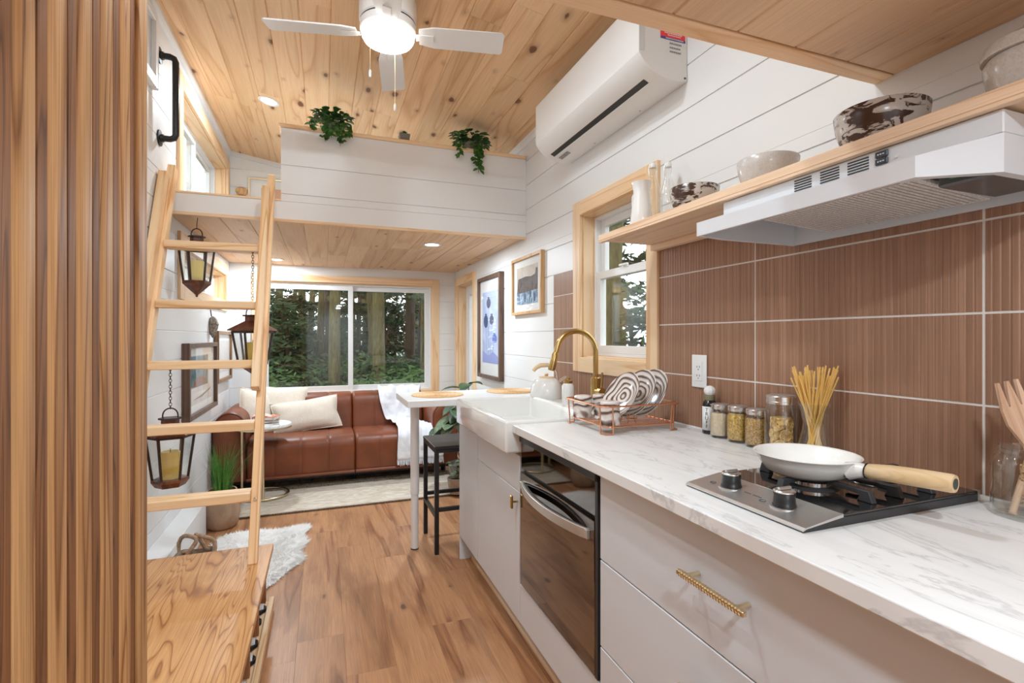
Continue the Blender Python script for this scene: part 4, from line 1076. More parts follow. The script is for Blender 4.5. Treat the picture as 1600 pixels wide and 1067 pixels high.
# sauce bottle
sb = thing('sauce_bottle', 'dark sauce bottle with a white faceted round cap, left of the jars', 'bottle', (1.272,1.418,CT))
bx_, by_ = 1.270, 1.420
build(MB().lathe([(0,CT+.001), (.0235,CT+.001), (.025,CT+.005), (.025,CT+.100), (.021,CT+.112), (.0155,CT+.118), (.0155,CT+.130), (0,CT+.130)], (bx_,by_,0), 28), 'bottle', plain('dark_sauce', (.02,.018,.018,1), .15), sb, smooth=True)
build(MB().lathe([(.0158,CT+.116), (.018,CT+.118), (.018,CT+.132), (.0158,CT+.134)], (bx_,by_,0), 24), 'neck_band', plain('olive_band', A(118,112,84), .5), sb, smooth=True)
build(MB().ball((bx_,by_,CT+.149), .020, .020, .019, 10, 7), 'cap', M['white_plastic'], sb)
lbm = MB(); o_ = []
for i in range(13):
    a = math.radians(205+ (i-6)*8.5)
    o_.append((bx_+.0256*math.cos(a), by_+.0256*math.sin(a)))
lbm.v = [(x,y,CT+.014) for x, y in o_]+[(x,y,CT+.096) for x, y in o_]
lbm.f = [(i,i+1,14+i,13+i) for i in range(12)]
lab = build(lbm, 'label', plain('label_white', (.80,.80,.80,1), .5), sb, smooth=True, solid=.0004)
def text_mesh(word, size):
    cu = bpy.data.curves.new('lettering', 'FONT'); cu.body = word; cu.size = size; cu.align_x = 'CENTER'; cu.align_y = 'CENTER'; cu.extrude = .0002
    ob = bpy.data.objects.new('lettering', cu); COL.objects.link(ob)
    dg = bpy.context.evaluated_depsgraph_get(); me = bpy.data.meshes.new_from_object(ob.evaluated_get(dg))
    bpy.data.objects.remove(ob); bpy.data.curves.remove(cu)
    return me
for i, ch in enumerate('TRUFF'):
    me = text_mesh(ch, .017); me.materials.clear(); me.materials.append(M['black_plastic'])
    ob = bpy.data.objects.new('lettering', me); COL.objects.link(ob); ob.parent = lab
    a = math.radians(206); d_ = Vector((math.cos(a), math.sin(a), 0))
    p_ = Vector((bx_,by_,0))+d_*.0262; p_.z = CT+.085-.0145*i
    ob.location = p_-world(lab)
    ob.rotation_euler = Matrix((Vector((-d_.y,d_.x,0)), Vector((0,0,1)), d_)).transposed().to_euler()
# spaghetti in a waisted carafe
vs_ = thing('carafe', 'waisted clear glass carafe holding dry spaghetti', 'carafe', (1.250,.998,CT))
vx_, vy_ = 1.248, .998
build(MB().lathe([(0,CT+.001), (.041,CT+.001), (.043,CT+.006), (.040,CT+.045), (.030,CT+.085), (.028,CT+.105), (.034,CT+.135), (.041,CT+.158), (.039,CT+.158), (.032,CT+.135), (.026,CT+.105), (.028,CT+.085), (.038,CT+.045), (.040,CT+.008), (0,CT+.005)], (vx_,vy_,0), 32), 'glass_body', M['jar_glass'], vs_, smooth=True)
sg = thing('spaghetti', 'bunch of dry yellow spaghetti fanning out of the glass carafe', 'pasta', (vx_,vy_,CT+.006))
sg_m = plain('spaghetti', A(230,186,104), .6)
for k in range(56):
    a = rn.uniform(0,2*PI); q = rn.uniform(.3,1)**.5; b = a+PI+rn.uniform(-.9,.9)
    p0 = (vx_+.030*q*math.cos(b), vy_+.030*q*math.sin(b), CT+.008)
    tz = rn.uniform(.225,.262)
    p1 = (vx_+.052*q*math.cos(a), vy_+.062*q*math.sin(a), CT+tz)
    build(MB().tube([p0, p1], .0021, 5), 'strand', sg_m, sg)
# utensil jar
uj = thing('utensil_jar', 'clear glass jar of wooden utensils at the far right', 'jar', (1.235,.552,CT))
ux, uy = 1.236, .548
build(MB().lathe([(0,CT+.001), (.050,CT+.001), (.054,CT+.008), (.054,CT+.095), (.048,CT+.112), (.044,CT+.116), (.046,CT+.121), (.044,CT+.126), (.046,CT+.131), (.042,CT+.131), (.042,CT+.116), (.050,CT+.095), (.050,CT+.012), (0,CT+.007)], (ux,uy,0), 36), 'glass_body', M['jar_glass'], uj, smooth=True)
def flat_tool(name, label, cat, outline, base, top, wdir, m, t=.0028):
    o = thing(name, label, cat, base)
    b, tp = Vector(base), Vector(top); d_ = (tp-b).normalized(); w_ = Vector(wdir); w_ = (w_-d_*w_.dot(d_)).normalized(); n_ = d_.cross(w_)
    mb = MB(); n0 = len(outline)
    mb.add([b+d_*v_+w_*u+n_*s for s in (-t,t) for u, v_ in outline], [tuple(range(n0))[::-1], tuple(range(n0,2*n0))]+[(i,(i+1)%n0,n0+(i+1)%n0,n0+i) for i in range(n0)])
    build(mb, 'blade', m, o)
    return o
rgt = (.937,-.349,0)
flat_tool('wooden_fork', 'pale wooden serving fork standing in the utensil jar', 'fork', [(-.006,0),(.006,0),(.007,.13),(.0245,.172),(.0265,.20),(.021,.252),(.0165,.252),(.0135,.205),(.0105,.205),(.0025,.252),(-.0025,.252),(-.0095,.205),(-.0125,.205),(-.0165,.252),(-.021,.252),(-.0265,.20),(-.0245,.172),(-.007,.13)], (ux+.012,uy-.026,CT+.009), (ux-.026,uy+.022,CT+.255), rgt, M['spoon_wood'])
ws = thing('wooden_spoon', 'pale wooden spoon standing behind the serving fork', 'spoon', (ux-.02,uy-.01,CT+.009))
d0, d1 = Vector((ux-.026,uy+.012,CT+.009)), Vector((ux+.022,uy-.014,CT+.215))
build(MB().tube([d0, d1], [.0055,.006], 10), 'handle', M['spoon_wood'], ws, smooth=True)
q_ = (d1-d0).to_track_quat('Z','Y')
sbm = MB().ball((0,0,0), .028, .009, .038, 20, 12); sbm.v = [tuple(q_ @ Vector((x, y+(.012*(1-(x/.028)**2)*(1-min(1,(z/.038)**2)) if y < 0 else 0), z+.034))+d1) for x, y, z in sbm.v]
build(sbm, 'spoon_bowl', M['spoon_wood'], ws, smooth=True)
ck = MB()
tw = thing('cork_trivet', 'speckled cork stick lying inside the utensil jar', 'utensil', (ux,uy,CT+.01))
build(MB().bar((ux+.018,uy+.012,CT+.022), (ux-.022,uy-.008,CT+.105), .024, .008, rgt), 'handle', spotted('cork', A(206,166,130), A(120,84,58), 120, .45, .6, rough=.9), tw, bevel=.002)

# ---------------------------------------------------------------- fluted closet, bench, ladder
cl = thing('fluted_closet', 'tall fluted ash-wood closet side at the left edge', 'closet', (-.55,.3,0))
FXp, FYe = -.300, 1.090
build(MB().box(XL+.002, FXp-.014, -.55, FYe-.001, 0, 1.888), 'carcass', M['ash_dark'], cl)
build(MB().box(FXp-.0138, FXp+.001, FYe-.046, FYe, 0, 1.888), 'end_stile', M['ash'], cl, bevel=.002)
y = FYe-.046-.022
while y > .02:
    c = .012; w_ = .052
    pr = [(FXp-.0138,y-w_), (FXp-.0138,y), (FXp-.006,y-.003)]
    for i in range(7):
        s_ = i/6; pr.append((FXp-.004+.004*math.sin(PI*s_)**.5, y-.005-(w_-.010)*s_))
    pr.append((FXp-.006,y-w_+.003))
    build(MB().prism(pr, 'z', 0, 1.888), 'slat', M['ash'], cl)
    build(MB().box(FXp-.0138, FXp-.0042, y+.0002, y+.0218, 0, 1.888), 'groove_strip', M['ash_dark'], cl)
    y -= .074
bn = thing('bench', 'low ash-topped storage bench with open shoe cubbies', 'bench', (-.5,1.85,0))
BZ = .300
build(MB().box(XL+.001, -.216, 1.094, 2.572, BZ-.026, BZ), 'bench_top', M['bench'], bn, bevel=.002)
for y in (2.545, 2.275, 2.005, 1.735, 1.465, 1.10): build(MB().box(XL+.12, -.246, y, y+.018, .042, BZ-.0265), 'partition', M['bench_side'], bn)
build(MB().box(XL+.12, -.236, 1.10, 2.563, .028, .0415), 'bottom_shelf', M['ladder_Y'], bn)
build(MB().box(-.2355, -.213, 1.10, 2.575, .022, .056), 'front_rail', M['ladder_Y'], bn, bevel=.002)
for y in (2.44, 1.8, 1.2): build(MB().box(-.27, -.222, y, y+.05, 0, .0215), 'foot', M['bench_side'], bn)
def shoe(x, y, lb, rz):
    o = thing('shoe', lb, 'shoe', (0,0,0), 'shoes in the bench cubbies')
    out = [(-.13,-.030),(-.10,-.036),(0,-.034),(.07,-.044),(.115,-.036),(.135,-.010),(.135,.012),(.112,.036),(.06,.042),(0,.032),(-.10,.034),(-.13,.028)]
    build(MB().prism(out, 'z', 0, .018), 'sole', M['black_plastic'], o, bevel=.003)
    sp2 = [(-.124,-.026,.085),(-.06,-.030,.085),(0,-.030,.075),(.06,-.038,.052),(.105,-.030,.036)]
    mb = MB()
    def up(u, v):
        s = -.124+.25*u; hh = .090-.018*max(0,(u-.25))*2-.060*max(0,u-.5)*2*.8; ww = .031+.010*math.sin(PI*min(1,u*.62+.3))
        if u > .8: ww *= 1-(u-.8)*2.2
        a = PI*v
        return (s, -ww*math.cos(a), .018+max(.012,hh-.018)*math.sin(a)**.7)
    mb.grid(up, 14, 10)
    build(mb, 'upper', M['white_plastic'], o, smooth=True)
    lc = MB()
    for k in range(4): lc.tube([(.0+.022*k,-.018,.088-.012*k), (.004+.022*k,0,.094-.012*k), (.0+.022*k,.018,.088-.012*k)], .003, 5)
    build(lc, 'laces', M['white_trim'], o, kind='stuff')
    o.location = (x,y,.0418); o.rotation_euler = (0,0,rz)
for x, y, lb in ((-.372,2.475,'white-topped black-soled shoe in the farthest cubby, back one'), (-.380,2.368,'white-topped black-soled shoe in the farthest cubby, front one'),
                 (-.375,2.205,'white-topped black-soled shoe in the second cubby, back one'), (-.372,2.098,'white-topped black-soled shoe in the second cubby, front one'),
                 (-.374,1.935,'white-topped black-soled shoe in the third cubby, back one'), (-.376,1.83,'white-topped black-soled shoe in the third cubby, front one')):
    shoe(x, y, lb, 0.0)

ladr = thing('ladder', 'pine loft ladder standing on the bench', 'ladder', (-.53,2.39,BZ))
def LY(z): return 2.39+.446*(z-.3)
dl = Vector((0,.407,.913)); nl_ = Vector((0,-.913,.407))
def stile(x0, x1, z0, z1, off, dep, name, m):
    p, q = Vector(((x0+x1)/2, LY(z0), z0))+nl_*off, Vector(((x0+x1)/2, LY(z1), z1))+nl_*off
    mb = MB().bar(p, q, x1-x0, dep, (1,0,0))
    if z0 < .35:   # cut the foot level with the bench
        mb.v = [(x, y, BZ+.0005) if z < .5 else (x, y, z) for x, y, z in mb.v]
        mb.v = [(x, LY(BZ)+(y-LY(BZ))*1.0, z) for x, y, z in mb.v]
    return build(mb, name, m, ladr, bevel=.002)
stile(-.298, -.262, .300, 2.172, 0, .062, 'stile', M['ladder_Z'])
stile(-.786, -.750, .300, 2.172, 0, .062, 'stile', M['ladder_Z'])
stile(-.316, -.2805, .985, 2.055, .062, .060, 'front_board', M['ladder_Z'])
stile(-.804, -.767, .985, 2.085, .062, .060, 'front_board', M['ladder_Z'])
for z in (1.722, 1.412, 1.122, .844, .556):
    build(MB().box(-.7495, -.2985, LY(z)-.052, LY(z)+.040, z-.019, z+.019), 'tread', M['ladder_X'], ladr, bevel=.003)
for z in (.556,):
    build(MB().cyl((-.280,LY(z)-.036,z-.01), (-.280,LY(z)-.044,z-.014), .007, n=14), 'bolt', M['chrome'], ladr)
for x in (-.298, -.786): pass

# grab bar
gb = thing('grab_bar', 'black pipe grab bar on the white left wall', 'grab bar', (XL,3.14,2.52))
build(MB().tube([(XL+.004,3.14,2.735), (XL+.05,3.14,2.735), (XL+.068,3.14,2.728), (XL+.075,3.14,2.71), (XL+.075,3.14,2.325), (XL+.068,3.14,2.307), (XL+.05,3.14,2.30), (XL+.004,3.14,2.30)], .016, 14), 'pipe', M['black'], gb, smooth=True)
for z in (2.735, 2.30): build(MB().lathe([(0,0), (.042,0), (.042,.007), (.022,.010), (.020,.022), (0,.022)], (XL,3.14,z), 24, Matrix.Rotation(PI/2,3,'Y')), 'flange', M['black'], gb, smooth=True)

# ---------------------------------------------------------------- lanterns and candles
def lantern(c, ztop, zroof, zbody, zbot, r, rt, rb, lb, cone, hang, chain, rot=0.0, loop=.042):
    x, y = c
    o = thing('lantern', lb, 'lantern', (x,y,zbot), 'copper lanterns hanging by the ladder')
    hexp = lambda rr, z: [(x+rr*math.cos(rot+PI/3*k), y+rr*math.sin(rot+PI/3*k), z) for k in range(6)]
    def hexloft(levels):
        mb = MB(); L = [hexp(rr, z) for rr, z in levels]
        for q in L: mb.v += q
        n = len(L)
        for i in range(n-1):
            for k in range(6): mb.f.append((6*i+k, 6*i+(k+1)%6, 6*i+6+(k+1)%6, 6*i+6+k))
        mb.f.append(tuple(range(6))[::-1]); mb.f.append(tuple(range(6*n-6,6*n)))
        return mb
    build(hexloft([(r,zroof-.006), (r,zroof), (rt*.38,ztop-.024), (rt*.38,ztop-.001)]), 'roof', M['lantern'], o)
    build(hexloft([(rt*.50,ztop), (rt*.50,ztop+.008)]), 'roof_cap', M['lantern_dark'], o)
    lp = [(x-rt*.32,y,ztop+.008)]+[(x+rt*.32*math.cos(PI-PI*i/10), y, ztop+.018+loop*math.sin(PI*i/10)*.8) for i in range(11)]+[(x+rt*.32,y,ztop+.008)]
    build(MB().tube(lp, .0032, 6), 'handle', M['lantern_dark'], o, smooth=True)
    T, B = hexp(rt, zroof-.007), hexp(rb, zbody)
    for k in range(6):
        build(MB().tube([B[k], T[k]], .0058, 6), 'corner_bar', M['lantern_dark'], o)
        a, b = Vector(B[k]), Vector(B[(k+1)%6]); c_, d_ = Vector(T[(k+1)%6]), Vector(T[k])
        cen = Vector((x,y,0)); sh_ = lambda p: p+(Vector((x,y,p.z))-p)*.02
        build(MB().add([sh_(a), sh_(b), sh_(c_), sh_(d_)], [(0,1,2,3)]), 'pane', M['lantern_glass'], o, solid=.002)
    build(hexloft([(rt+.004,zroof-.020), (rt+.004,zroof-.0065)]) if False else MB().tube(hexp(rt, zroof-.012), .0055, 6, closed=True), 'top_ring', M['lantern_dark'], o)
    if cone:
        build(hexloft([(.006,zbot+.012), (rb+.005,zbody-.016), (rb+.005,zbody)]), 'base', M['lantern'], o)
        build(MB().ball((x,y,zbot+.008), .007), 'finial', M['lantern'], o, smooth=True)
    else:
        build(hexloft([(rb*.86,zbot), (rb+.006,zbody-.012), (rb+.006,zbody)]), 'base', M['lantern'], o)
    zl = ztop+.018+loop*.8
    if chain:
        mb = MB(); z = zl-.004; k = 0
        while z < hang:
            pts = []
            for i in range(10):
                a = 2*PI*i/10
                e = (.0055*math.cos(a), .009*math.sin(a))
                pts.append((x+(e[0] if k % 2 else 0), y+(0 if k % 2 else e[0]), z+.008+e[1]))
            mb.tube(pts, .0015, 5, closed=True); z += .0138; k += 1
        build(mb, 'chain', M['knotted'], o, kind='stuff', smooth=True)
    else:
        build(MB().tube([(x,y,zl), (x,y,zl+.02), (x+.004,y,hang)], .002, 6), 'hook', M['knotted'], o, smooth=True)
    # candle standing in the lantern: a thing of its own
    cd = thing('candle', 'yellow pillar candle in the '+{0:'lowest, chain-hung', 1:'highest', 2:'middle, half-hidden'}[lb_idx[0]]+' lantern', 'candle', (x,y,zbody+.001), 'pillar candles in the lanterns')
    hcan = (zroof-zbody)*.60
    build(MB().lathe([(0,zbody+.001), (rb*.56,zbody+.001), (rb*.57,zbody+.004), (rb*.57,zbody+hcan-.006), (rb*.53,zbody+hcan), (rb*.38,zbody+hcan-.004), (0,zbody+hcan-.006)], (x,y,0), 24), 'wax', M['candle'], cd, smooth=True)
    build(MB().cyl((x,y,zbody+hcan-.006), (x,y,zbody+hcan+.012), .0015, n=6), 'wick', M['black_plastic'], cd)
lb_idx = [1]
lantern((-.683,3.36), 1.825, 1.768, 1.575, 1.482, .106, .088, .066, 'highest copper and glass lantern, hung from the loft edge', True, 1.939, False, .25)
lb_idx = [0]
lantern((-.672,2.778), .868, .802, .592, .556, .112, .096, .070, 'lowest copper and glass lantern, on a chain below a ladder tread', False, 1.103, True, .25)
lb_idx = [2]
lantern((-.352,3.00), 1.362, 1.292, 1.125, 1.045, .120, .098, .070, 'middle copper lantern, half hidden behind the right ladder stile', True, 1.70, True, .25)
# carved ornament on the left wall
orn = thing('wall_ornament', 'small carved grey ornament hung on the left wall', 'ornament', (XL,4.40,1.34))
build(MB().lathe([(0,1.245), (.008,1.252), (.022,1.28), (.034,1.32), (.040,1.35), (.030,1.385), (.016,1.405), (.006,1.412), (0,1.413)], (XL+.022,4.40,0), 10), 'body', spotted('carved_bone', A(170,160,146), A(92,84,74), 60, .4, .6, rough=.8, bump=.6), orn)
build(MB().tube([(XL+.012,4.40,1.41), (XL+.006,4.40,1.46)], .004, 6), 'cord', M['lantern_dark'], orn)
# ---------------------------------------------------------------- pictures
def picture(name, label, P, a0, a1, z0, z1, fw, dep, fm, mat_w, art, d_off=0.0):
    o = thing(name, label, 'picture', P((a0+a1)/2, d_off, z0))
    f0 = -d_off
    for b in ((a0,a0+fw,z0,z1), (a1-fw,a1,z0,z1), (a0+fw,a1-fw,z0,z0+fw), (a0+fw,a1-fw,z1-fw,z1)):
        build(pbox(MB(), P, b[0], b[1], f0-dep, f0-.001, b[2], b[3]), 'frame', fm, o, bevel=.0015)
    build(pbox(MB(), P, a0+fw, a1-fw, f0-dep*.45, f0-.001, z0+fw, z1-fw), 'mount', M['art_paper'], o)
    i0, i1, j0, j1 = a0+fw+mat_w[0], a1-fw-mat_w[0], z0+fw+mat_w[1], z1-fw-mat_w[1]
    dd = f0-dep*.45
    if art: art(o, P, i0, i1, j0, j1, dd)
    build(pbox(MB(), P, a0+fw, a1-fw, dd-.006, dd-.004, z0+fw, z1-fw), 'glazing', M['picture_glass'], o)
    return o
def shape(P, pts, d, name, m, o):
    n = len(pts)
    mb = MB().add([P(a, d, z) for a, z in pts]+[P(a, d+.0006, z) for a, z in pts], [tuple(range(n)), tuple(range(n,2*n))[::-1]]+[(i,(i+1)%n,n+(i+1)%n,n+i) for i in range(n)])
    return build(mb, name, m, o)
def art_bg(o, P, i0, i1, j0, j1, dd, m): return build(pbox(MB(), P, i0, i1, dd-.0012, dd-.0002, j0, j1), 'print', m, o)
washm = spotted('lavender_wash', A(196,204,230), A(158,170,206), 2.6, .38, .62, rough=.7)
def art_poppy(o, P, i0, i1, j0, j1, dd):
    pr = art_bg(o, P, i0, i1, j0, j1, dd, washm)
    w, h = i1-i0, j1-j0
    L = lambda u, v: (i1-u*w, j0+v*h)        # u from the far (left in view) edge
    navy, slate, viol = plain('ink_navy', A(62,78,112), .7), plain('ink_slate', A(96,98,120), .7), plain('ink_violet', A(104,122,186), .7)
    st = plain('ink_stem', A(150,160,196), .7)
    hd = []
    for u, v, ru, rv, m in ((.42,.84,.13,.065,slate), (.24,.59,.14,.085,navy), (.62,.60,.13,.065,slate), (.80,.345,.15,.055,viol)):
        shape(P, [L(u+ru*math.cos(2*PI*k/18), v+rv*math.sin(2*PI*k/18)*(1.15 if math.sin(2*PI*k/18) < 0 else 1)) for k in range(18)], dd-.0026, 'seed_head', m, pr)
        shape(P, [L(u-.05,v+rv), L(u+.05,v+rv), L(u+.07,v+rv+.018), L(u-.07,v+rv+.018)], dd-.0026, 'seed_head_crown', m, pr)
        e = .45+(u-.5)*.5
        shape(P, [L(u-.008,v-rv), L(u+.008,v-rv), L((u+e)/2+.012,v*.55), L(e+.012,.02), L(e-.006,.02), L((u+e)/2-.008,v*.55)], dd-.002, 'flower_stem', st, pr)
    shape(P, [L(0,0), L(1,0), L(1,.10), L(.7,.16), L(.4,.10), L(0,.17)], dd-.0018, 'wash', plain('ink_wash', A(150,158,210), .7), pr)
picture('framed_print', 'tall dark-framed print of blue seed heads on the white wall', PR, 3.700, 4.304, .908, 1.765, .030, .040, M['frame_dark'], (.065,.10), art_poppy)
def art_land(o, P, i0, i1, j0, j1, dd):
    pr = art_bg(o, P, i0, i1, j0, j1, dd, spotted('paper_beige', A(206,194,182), A(190,176,164), 6, .4, .6, rough=.7))
    w, h = i1-i0, j1-j0; L = lambda u, v: (i1-u*w, j0+v*h)
    shape(P, [L(0,0), L(1,0), L(1,.38), L(0,.34)], dd-.0018, 'blue_water', spotted('ink_blue', A(168,186,204), A(86,110,138), 22, .4, .6, rough=.7), pr)
    shape(P, [L(.02,.30), L(1,.34), L(1,.86), L(.93,.90), L(.90,.74), L(.72,.70), L(.45,.73), L(.08,.70), L(.05,.52)], dd-.0024, 'dark_wash', spotted('ink_umber', A(104,94,90), A(70,60,58), 12, .4, .6, rough=.7), pr)
    for u, v, q in ((.12,.12,.20), (.42,.06,.28), (.68,.16,.22), (.86,.05,.24)):
        shape(P, [L(u-.03,v), L(u+.03,v), L(u+.045,v+q*.6), L(u,v+q), L(u-.045,v+q*.6)], dd-.0026, 'brush_mark', bpy.data.materials['ink_navy'], pr)
picture('framed_print', 'small oak-framed abstract print next to the kitchen tiles', PR, 2.932, 3.470, 1.410, 1.809, .020, .028, M['frame_oak'], (.062,.050), art_land)
def art_teal(o, P, i0, i1, j0, j1, dd):
    pr = art_bg(o, P, i0, i1, j0, j1, dd, spotted('paper_grey', A(206,200,196), A(192,184,180), 6, .4, .6, rough=.7))
    w, h = i1-i0, j1-j0; L = lambda u, v: (i0+u*w, j0+v*h)
    shape(P, [L(.02,.34), L(.80,.34), L(.80,.98), L(.02,.98)], dd-.0018, 'teal_block', spotted('ink_teal', A(112,136,144), A(74,92,98), 6, .4, .6, rough=.7), pr)
    shape(P, [L(.10,.36), L(.70,.36), L(.62,.50), L(.40,.56), L(.2,.48)], dd-.0024, 'rust_block', plain('ink_rust', A(140,88,70), .7), pr)
    shape(P, [L(.1,.10), L(.5,.15), L(.95,.24), L(.9,.19), L(.5,.10)], dd-.0024, 'brush_mark', plain('ink_brown', A(128,106,92), .7), pr)
picture('framed_print', 'large dark-framed abstract print behind the ladder', PL, 3.585, 4.463, .730, 1.214, .030, .045, M['frame_dark'], (.08,.05), art_teal)
def art_pale(o, P, i0, i1, j0, j1, dd):
    pr = art_bg(o, P, i0, i1, j0, j1, dd, spotted('paper_pale', A(214,208,204), A(204,196,190), 6, .4, .6, rough=.7))
picture('framed_print', 'smaller brown-framed pale print next to the back wall', PL, 4.553, 5.19, .884, 1.304, .028, .035, wood('brown_frame', 'Z', light=A(138,104,74), mid=A(122,88,60), dark=A(92,62,42), sa=20, sl=1, rings=4), (.05,.05), art_pale)
def art_loft(o, P, i0, i1, j0, j1, dd):
    art_bg(o, P, i0, i1, j0, j1, dd, plain('terracotta_print', A(206,160,132), .7))
picture('framed_print', 'gold-framed terracotta print standing at the back of the loft', PB, -.652, -.105, 2.058, 2.735, .014, .020, M['gold'], (.095,.075), art_loft)
ob = thing('table_lamp', 'small wooden-topped lamp base beside the gold frame in the loft', 'lamp', (-.69,5.12,2.056))
build(MB().lathe([(0,2.056), (.055,2.056), (.055,2.07), (.014,2.09), (.012,2.53), (0,2.53)], (-.69,5.12,0), 20), 'stand', M['frame_oak'], ob, smooth=True)
build(MB().lathe([(0,2.53), (.035,2.535), (.05,2.56), (.05,2.585), (.03,2.60), (0,2.602)], (-.69,5.12,0), 20), 'top', M['frame_oak'], ob, smooth=True)

# ---------------------------------------------------------------- sofa
sf = thing('sofa', 'cognac leather sofa with channel stitching under the picture window', 'sofa', (.18,4.85,0))
def seat_prof():
    pts = [(4.455,.135)]
    for i in range(9): a = PI-(PI/2)*i/8; pts.append((4.52+.085*math.cos(a), .355+.080*math.sin(a)))
    pts += [(4.62,.441), (4.74,.440), (4.86,.432), (4.96,.420)]
    return pts
def back_prof():
    pts = [(4.905,.40), (4.92,.50), (4.935,.60)]
    for i in range(11): a = PI-PI*.95*i/10; pts.append((5.030+.090*math.cos(a), .655+.090*math.sin(a)))
    pts += [(5.125,.50), (5.125,.20)]
    return pts
def resample(pts, n):
    L = [0]
    for p, q in zip(pts, pts[1:]): L.append(L[-1]+math.hypot(q[0]-p[0], q[1]-p[1]))
    out = []
    for i in range(n+1):
        s = L[-1]*i/n; k = 0
        while k < len(L)-2 and L[k+1] < s: k += 1
        f = (s-L[k])/max(1e-9, L[k+1]-L[k])
        out.append((pts[k][0]+(pts[k+1][0]-pts[k][0])*f, pts[k][1]+(pts[k+1][1]-pts[k][1])*f))
    return out
def normals(pts):
    out = []
    for i in range(len(pts)):
        a, b = pts[max(0,i-1)], pts[min(len(pts)-1,i+1)]
        d = (b[0]-a[0], b[1]-a[1]); L = math.hypot(*d) or 1
        out.append((-d[1]/L, d[0]/L))
    return out
def channel_pad(x0, x1, prof, seams, cen, n=26):
    P_ = resample(prof, n); Nn = normals(P_)
    Nn = [(a,b) if (p[0]-cen[0])*a+(p[1]-cen[1])*b > 0 else (-a,-b) for p, (a,b) in zip(P_, Nn)]
    xs = []
    m = int((x1-x0)/.0115)
    for i in range(m+1): xs.append(x0+(x1-x0)*i/m)
    mb = MB()
    def off(x):
        o = 0
        for s in seams: o -= .0045*math.exp(-((x-s)/.007)**2)
        e = min(x-x0, x1-x)
        if e < .022: o -= .020*(1-math.sqrt(max(0,1-((.022-e)/.022)**2)))
        return o
    for x in xs:
        o_ = off(x)
        for p, nn in zip(P_, Nn): mb.v.append((x, p[0]+nn[0]*o_, p[1]+nn[1]*o_))
    k = n+1
    for i in range(m):
        for j in range(n): mb.f.append((i*k+j, i*k+j+1, (i+1)*k+j+1, (i+1)*k+j))
    mb.f.append(tuple(range(k))); mb.f.append(tuple(m*k+j for j in range(k)))
    return mb
def stitches(par, seams, prof, cen):
    P_ = resample(prof, 26); Nn = normals(P_); Nn = [(a,b) if (p[0]-cen[0])*a+(p[1]-cen[1])*b > 0 else (-a,-b) for p, (a,b) in zip(P_, Nn)]
    for s in seams:
        build(MB().tube([(s, p[0]-nn[0]*.0040, p[1]-nn[1]*.0040) for p, nn in zip(P_, Nn)], .0022, 5), 'seam', leather_dk, par)
leather_dk = plain('leather_seam', A(92,44,24), .5)
AX0, AX1 = -.570, .905
mods = ((AX0, .250, (-.366,-.161,.044)), (.252, AX1, (.457,.662)))
for x0, x1, sm in mods:
    s_ = build(channel_pad(x0, x1, seat_prof(), sm, (4.7,.2)), 'seat_cushion', M['leather'], sf, smooth=True, angle=55)
    stitches(s_, sm, seat_prof(), (4.7,.2))
    b_ = build(channel_pad(x0, x1, back_prof(), sm, (5.03,.4)), 'back_cushion', M['leather'], sf, smooth=True, angle=55)
    stitches(b_, sm, back_prof(), (5.03,.4))
    build(MB().tube([(x0+.004,4.447,.128), (x1-.004,4.447,.128)], .014, 10), 'bottom_welt', M['leather'], sf, smooth=True)
def arm(x0, x1):
    cx, hw = (x0+x1)/2, (x1-x0)/2
    pr = [(x0,.125)]+[(cx-hw*math.cos(PI*i/14), .555+.115*math.sin(PI*i/14)) for i in range(15)]+[(x1,.125)]
    mb = MB(); n = len(pr)
    secs = ((4.440,.90,.0), (4.448,.965,0), (4.47,1.0,0), (5.05,1.0,0), (5.115,.98,0), (5.13,.90,0))
    for y, s, _ in secs:
        mb.v += [(cx+(x-cx)*s, y, .125+(z-.125)*(1-(1-s)*.5)) for x, z in pr]
    for i in range(len(secs)-1):
        for k in range(n): mb.f.append((i*n+k, i*n+(k+1)%n, (i+1)*n+(k+1)%n, (i+1)*n+k))
    mb.f.append(tuple(range(n))[::-1]); mb.f.append(tuple((len(secs)-1)*n+k for k in range(n)))
    a_ = build(mb, 'arm', M['leather'], sf, smooth=True, angle=50)
    pp = [(cx+(x-cx)*.965, 4.447, .125+(z-.125)*.98) for x, z in pr]
    build(MB().tube(pp, .006, 6), 'piping', leather_dk, a_, smooth=True)
arm(-.795, -.573); arm(.908, 1.13)
build(MB().box(-.76, 1.095, 4.60, 5.12, .06, .122), 'base', M['black_plastic'], sf)
for x in (-.72, .25, 1.05):
    for y in (4.66, 5.06): build(MB().cyl((x,y,0), (x,y,.06), .022, n=12), 'foot', M['black_plastic'], sf)

